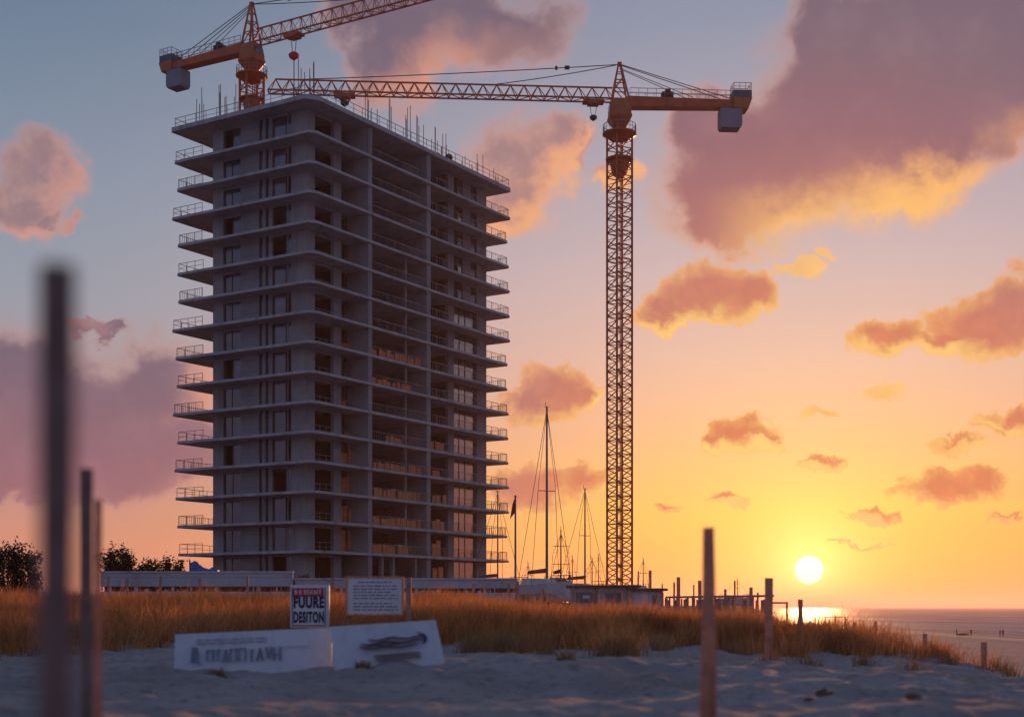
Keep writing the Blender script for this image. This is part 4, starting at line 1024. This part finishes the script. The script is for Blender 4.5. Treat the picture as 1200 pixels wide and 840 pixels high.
def tree(name, label, px, Y, w, h, n, trunk_h, seed, cat='tree'):
    rr = random.Random(seed); X = X_at(px, Y); z = ground_h(X, Y); r = empty(name, (X, Y, z)); tag(r, label, cat, 'dark trees and shrubs behind the boarded wall')
    m = MB(); tips = []
    m.tube((0, 0, -.3), (0, 0, trunk_h), .16 * h / 4, .09 * h / 4)
    for i in range(15):
        a = rr.uniform(0, 6.28); e = rr.uniform(.05, 1.0); q = Vector((math.cos(a) * w * .40 * math.sqrt(1 - (e - .35) ** 2) * rr.uniform(.5, 1), math.sin(a) * w * .4 * rr.uniform(.5, 1), trunk_h + (h - trunk_h) * e * .85))
        m.tube((0, 0, trunk_h * rr.uniform(.6, 1)), q, .06 * h / 4, .02 * h / 4, 5); tips.append(q)
        for k in range(2):
            q2 = q + Vector((rr.gauss(0, w * .13), rr.gauss(0, w * .13), rr.gauss(.1, h * .08))); m.tube(q, q2, .025 * h / 4, .01, 4); tips.append(q2)
    m.build('trunk', M['bark'], r)
    m = MB()
    for i in range(n):
        c = rr.choice(tips); p_ = c + Vector((rr.gauss(0, w * .085), rr.gauss(0, w * .085), rr.gauss(0, h * .075)))
        s = rr.uniform(.09, .2); d = Vector((rr.gauss(0, 1), rr.gauss(0, 1), rr.gauss(0, .6))).normalized(); t = d.orthogonal().normalized()
        m.add([p_ - d * s, p_ + t * s * .4, p_ + d * s, p_ - t * s * .4], [(0, 1, 2, 3)])
    m.build('crown', M['leaf'], r)
tree('shrub', 'tall ragged dark shrub at the left edge of the picture', 8, 108, 3.6, 5.6, 3600, .5, 1, 'shrub')
tree('shrub', 'lower ragged dark shrub beside the tall one, near the left edge', 30, 112, 2.6, 4.4, 2200, .4, 2, 'shrub')
tree('broadleaf_tree', 'round dark tree behind the left end of the boarded wall', 140, 118, 3.0, 4.7, 3200, 1.4, 3)
for i, (px, h, w) in enumerate(((171, 3.7, 2.4), (190, 4.0, 2.6), (210, 3.6, 2.2))):
    tree('shrub', ['dark shrub directly right of the round tree', 'dark shrub, middle one of the row left of the tarpaulin', 'dark shrub nearest the blue tarpaulin'][i], px, 120, w, h, 1900, .8, 10 + i, 'shrub')
tree('shrub', 'low dark shrub between the two pale walls, at the tower corner', 352, 100, 2.2, 2.35, 1500, .6, 20, 'shrub')

# ------------------------------------------------------------------ beach: people, jetty rail, stone
def person(px, Y, label, pose, seed):
    X = X_at(px, Y); z = max(ground_h(X, Y), .02)
    pts = {'pel': (0, 0, .92), 'che': (0, .02, 1.32), 'nec': (0, .02, 1.50), 'hd0': (0, 0, 1.60), 'hd1': (0, 0, 1.74)}
    st = .16 if pose == 'walk' else .03
    for s, n in ((-1, 'l'), (1, 'r')):
        pts['hip' + n] = (s * .11, 0, .88); pts['kne' + n] = (s * .12, -st * .6 * s, .49); pts['ank' + n] = (s * .12, -st * s, .08); pts['toe' + n] = (s * .13, -st * s - .18, .03)
        pts['sho' + n] = (s * .19, .02, 1.42); pts['elb' + n] = (s * .25, .04 + st * s, 1.13); pts['wri' + n] = (s * .24, -.06 + st * s, .88); pts['han' + n] = (s * .24, -.1 + st * s, .78)
    ed = [('pel', 'che'), ('che', 'nec'), ('nec', 'hd0'), ('hd0', 'hd1')]
    for n in 'lr': ed += [('pel', 'hip' + n), ('hip' + n, 'kne' + n), ('kne' + n, 'ank' + n), ('ank' + n, 'toe' + n), ('che', 'sho' + n), ('sho' + n, 'elb' + n), ('elb' + n, 'wri' + n), ('wri' + n, 'han' + n)]
    rad = {'pel': .15, 'che': .16, 'nec': .06, 'hd0': .09, 'hd1': .085, 'hip': .10, 'kne': .065, 'ank': .05, 'toe': .04, 'sho': .07, 'elb': .048, 'wri': .035, 'han': .04}
    ks = list(pts); me = bpy.data.meshes.new('person'); me.from_pydata([pts[k] for k in ks], [(ks.index(a), ks.index(c)) for a, c in ed], [])
    t = bpy.data.objects.new('person_src', me); col.objects.link(t); sk = t.modifiers.new('s', 'SKIN'); t.modifiers.new('u', 'SUBSURF').levels = 2
    for i, k in enumerate(ks):
        v = rad[k[:3]] if k[:3] in rad else rad[k]; me.skin_vertices[0].data[i].radius = (v, v); me.skin_vertices[0].data[i].use_root = (k == 'pel')
    dg = bpy.context.evaluated_depsgraph_get(); dg.update(); out = bpy.data.meshes.new_from_object(t.evaluated_get(dg)); bpy.data.objects.remove(t)
    out.materials.clear(); out.materials.append(M['cloth_dark']); out.materials.append(M['skin'])
    for f in out.polygons:
        f.use_smooth = True
        if f.center.z > 1.52 or f.center.z < .45 and seed % 2: f.material_index = 1
    o = bpy.data.objects.new('person', out); col.objects.link(o); o.location = (X, Y, z - .02); o.rotation_euler = (0, 0, seed * 1.3)
    return tag(o, label, 'person', 'people at the waterline')
person(1121, 340, 'dark figure at the waterline, leftmost of the walkers on the beach', 'stand', 1)
person(1138, 335, 'dark figure walking alone at the waterline, between the pair and the leftmost walker', 'walk', 2)
person(1172, 330, 'dark figure at the waterline, left one of the close pair', 'stand', 3)
person(1175.5, 331, 'dark figure at the waterline, right one of the close pair', 'stand', 4)
p = Vector((X_at(1128, 338), 338, 0)); z = ground_h(p.x, p.y); rgs = []
for i in range(7):
    t = i / 6; w = .45 * math.sin(math.pi * (.1 + .8 * t)) ** .7
    rgs.append([(-1.6 + 3.2 * t, w * math.cos(a), .32 + .28 * math.sin(a) * (w / .45)) for a in [j * math.pi / 4 for j in range(8)]])
m = MB(); m.loft(rgs); tag(m.build('beached_boat', M['black'], loc=(p.x, p.y, max(z, 0))), 'small dark boat lying on the wet sand between the beach walkers', 'boat')
p = at(955, 722, 200); r = empty('beach_railing', (p.x, p.y, ground_h(p.x, p.y))); tag(r, 'thin beam railing on posts down by the water below the sun', 'railing')
hh = p.z - r.location.z; L = 36 / F * 200
m = MB(); m.box(0, L, -.06, .06, hh - .12, hh); m.build('beam', M['stake'], r)
for i in range(4):
    m = MB(); m.box(i * (L - .16) / 3, i * (L - .16) / 3 + .16, -.08, .08, -.5, hh - .12); m.build('post', M['stake'], r)
def stone(px, Y, s, label, seed):
    X = X_at(px, Y); z = ground_h(X, Y); bm = bmesh.new(); bmesh.ops.create_icosphere(bm, subdivisions=3, radius=s)
    for v in bm.verts:
        k = 1 + .45 * mnoise.noise(v.co * (1.8 / s) + Vector((seed, 0, 0))); v.co = Vector((v.co.x * k * 1.3, v.co.y * k, v.co.z * k * .75))
    me = bpy.data.meshes.new('stone'); bm.to_mesh(me); bm.free(); me.materials.append(M['stone']); o = bpy.data.objects.new('stone', me); col.objects.link(o); o.location = (X, Y, z + s * .25)
    tag(o, label, 'stone', 'stones on the sand')
stone(966, 17.5, .085, 'reddish stone lying on the sand below the sun', 1)
stone(1070, 15.5, .06, 'smaller brown stone on the sand near the lower right corner', 7)
stone(948, 17.0, .045, 'small flat stone just left of the reddish stone', 4)
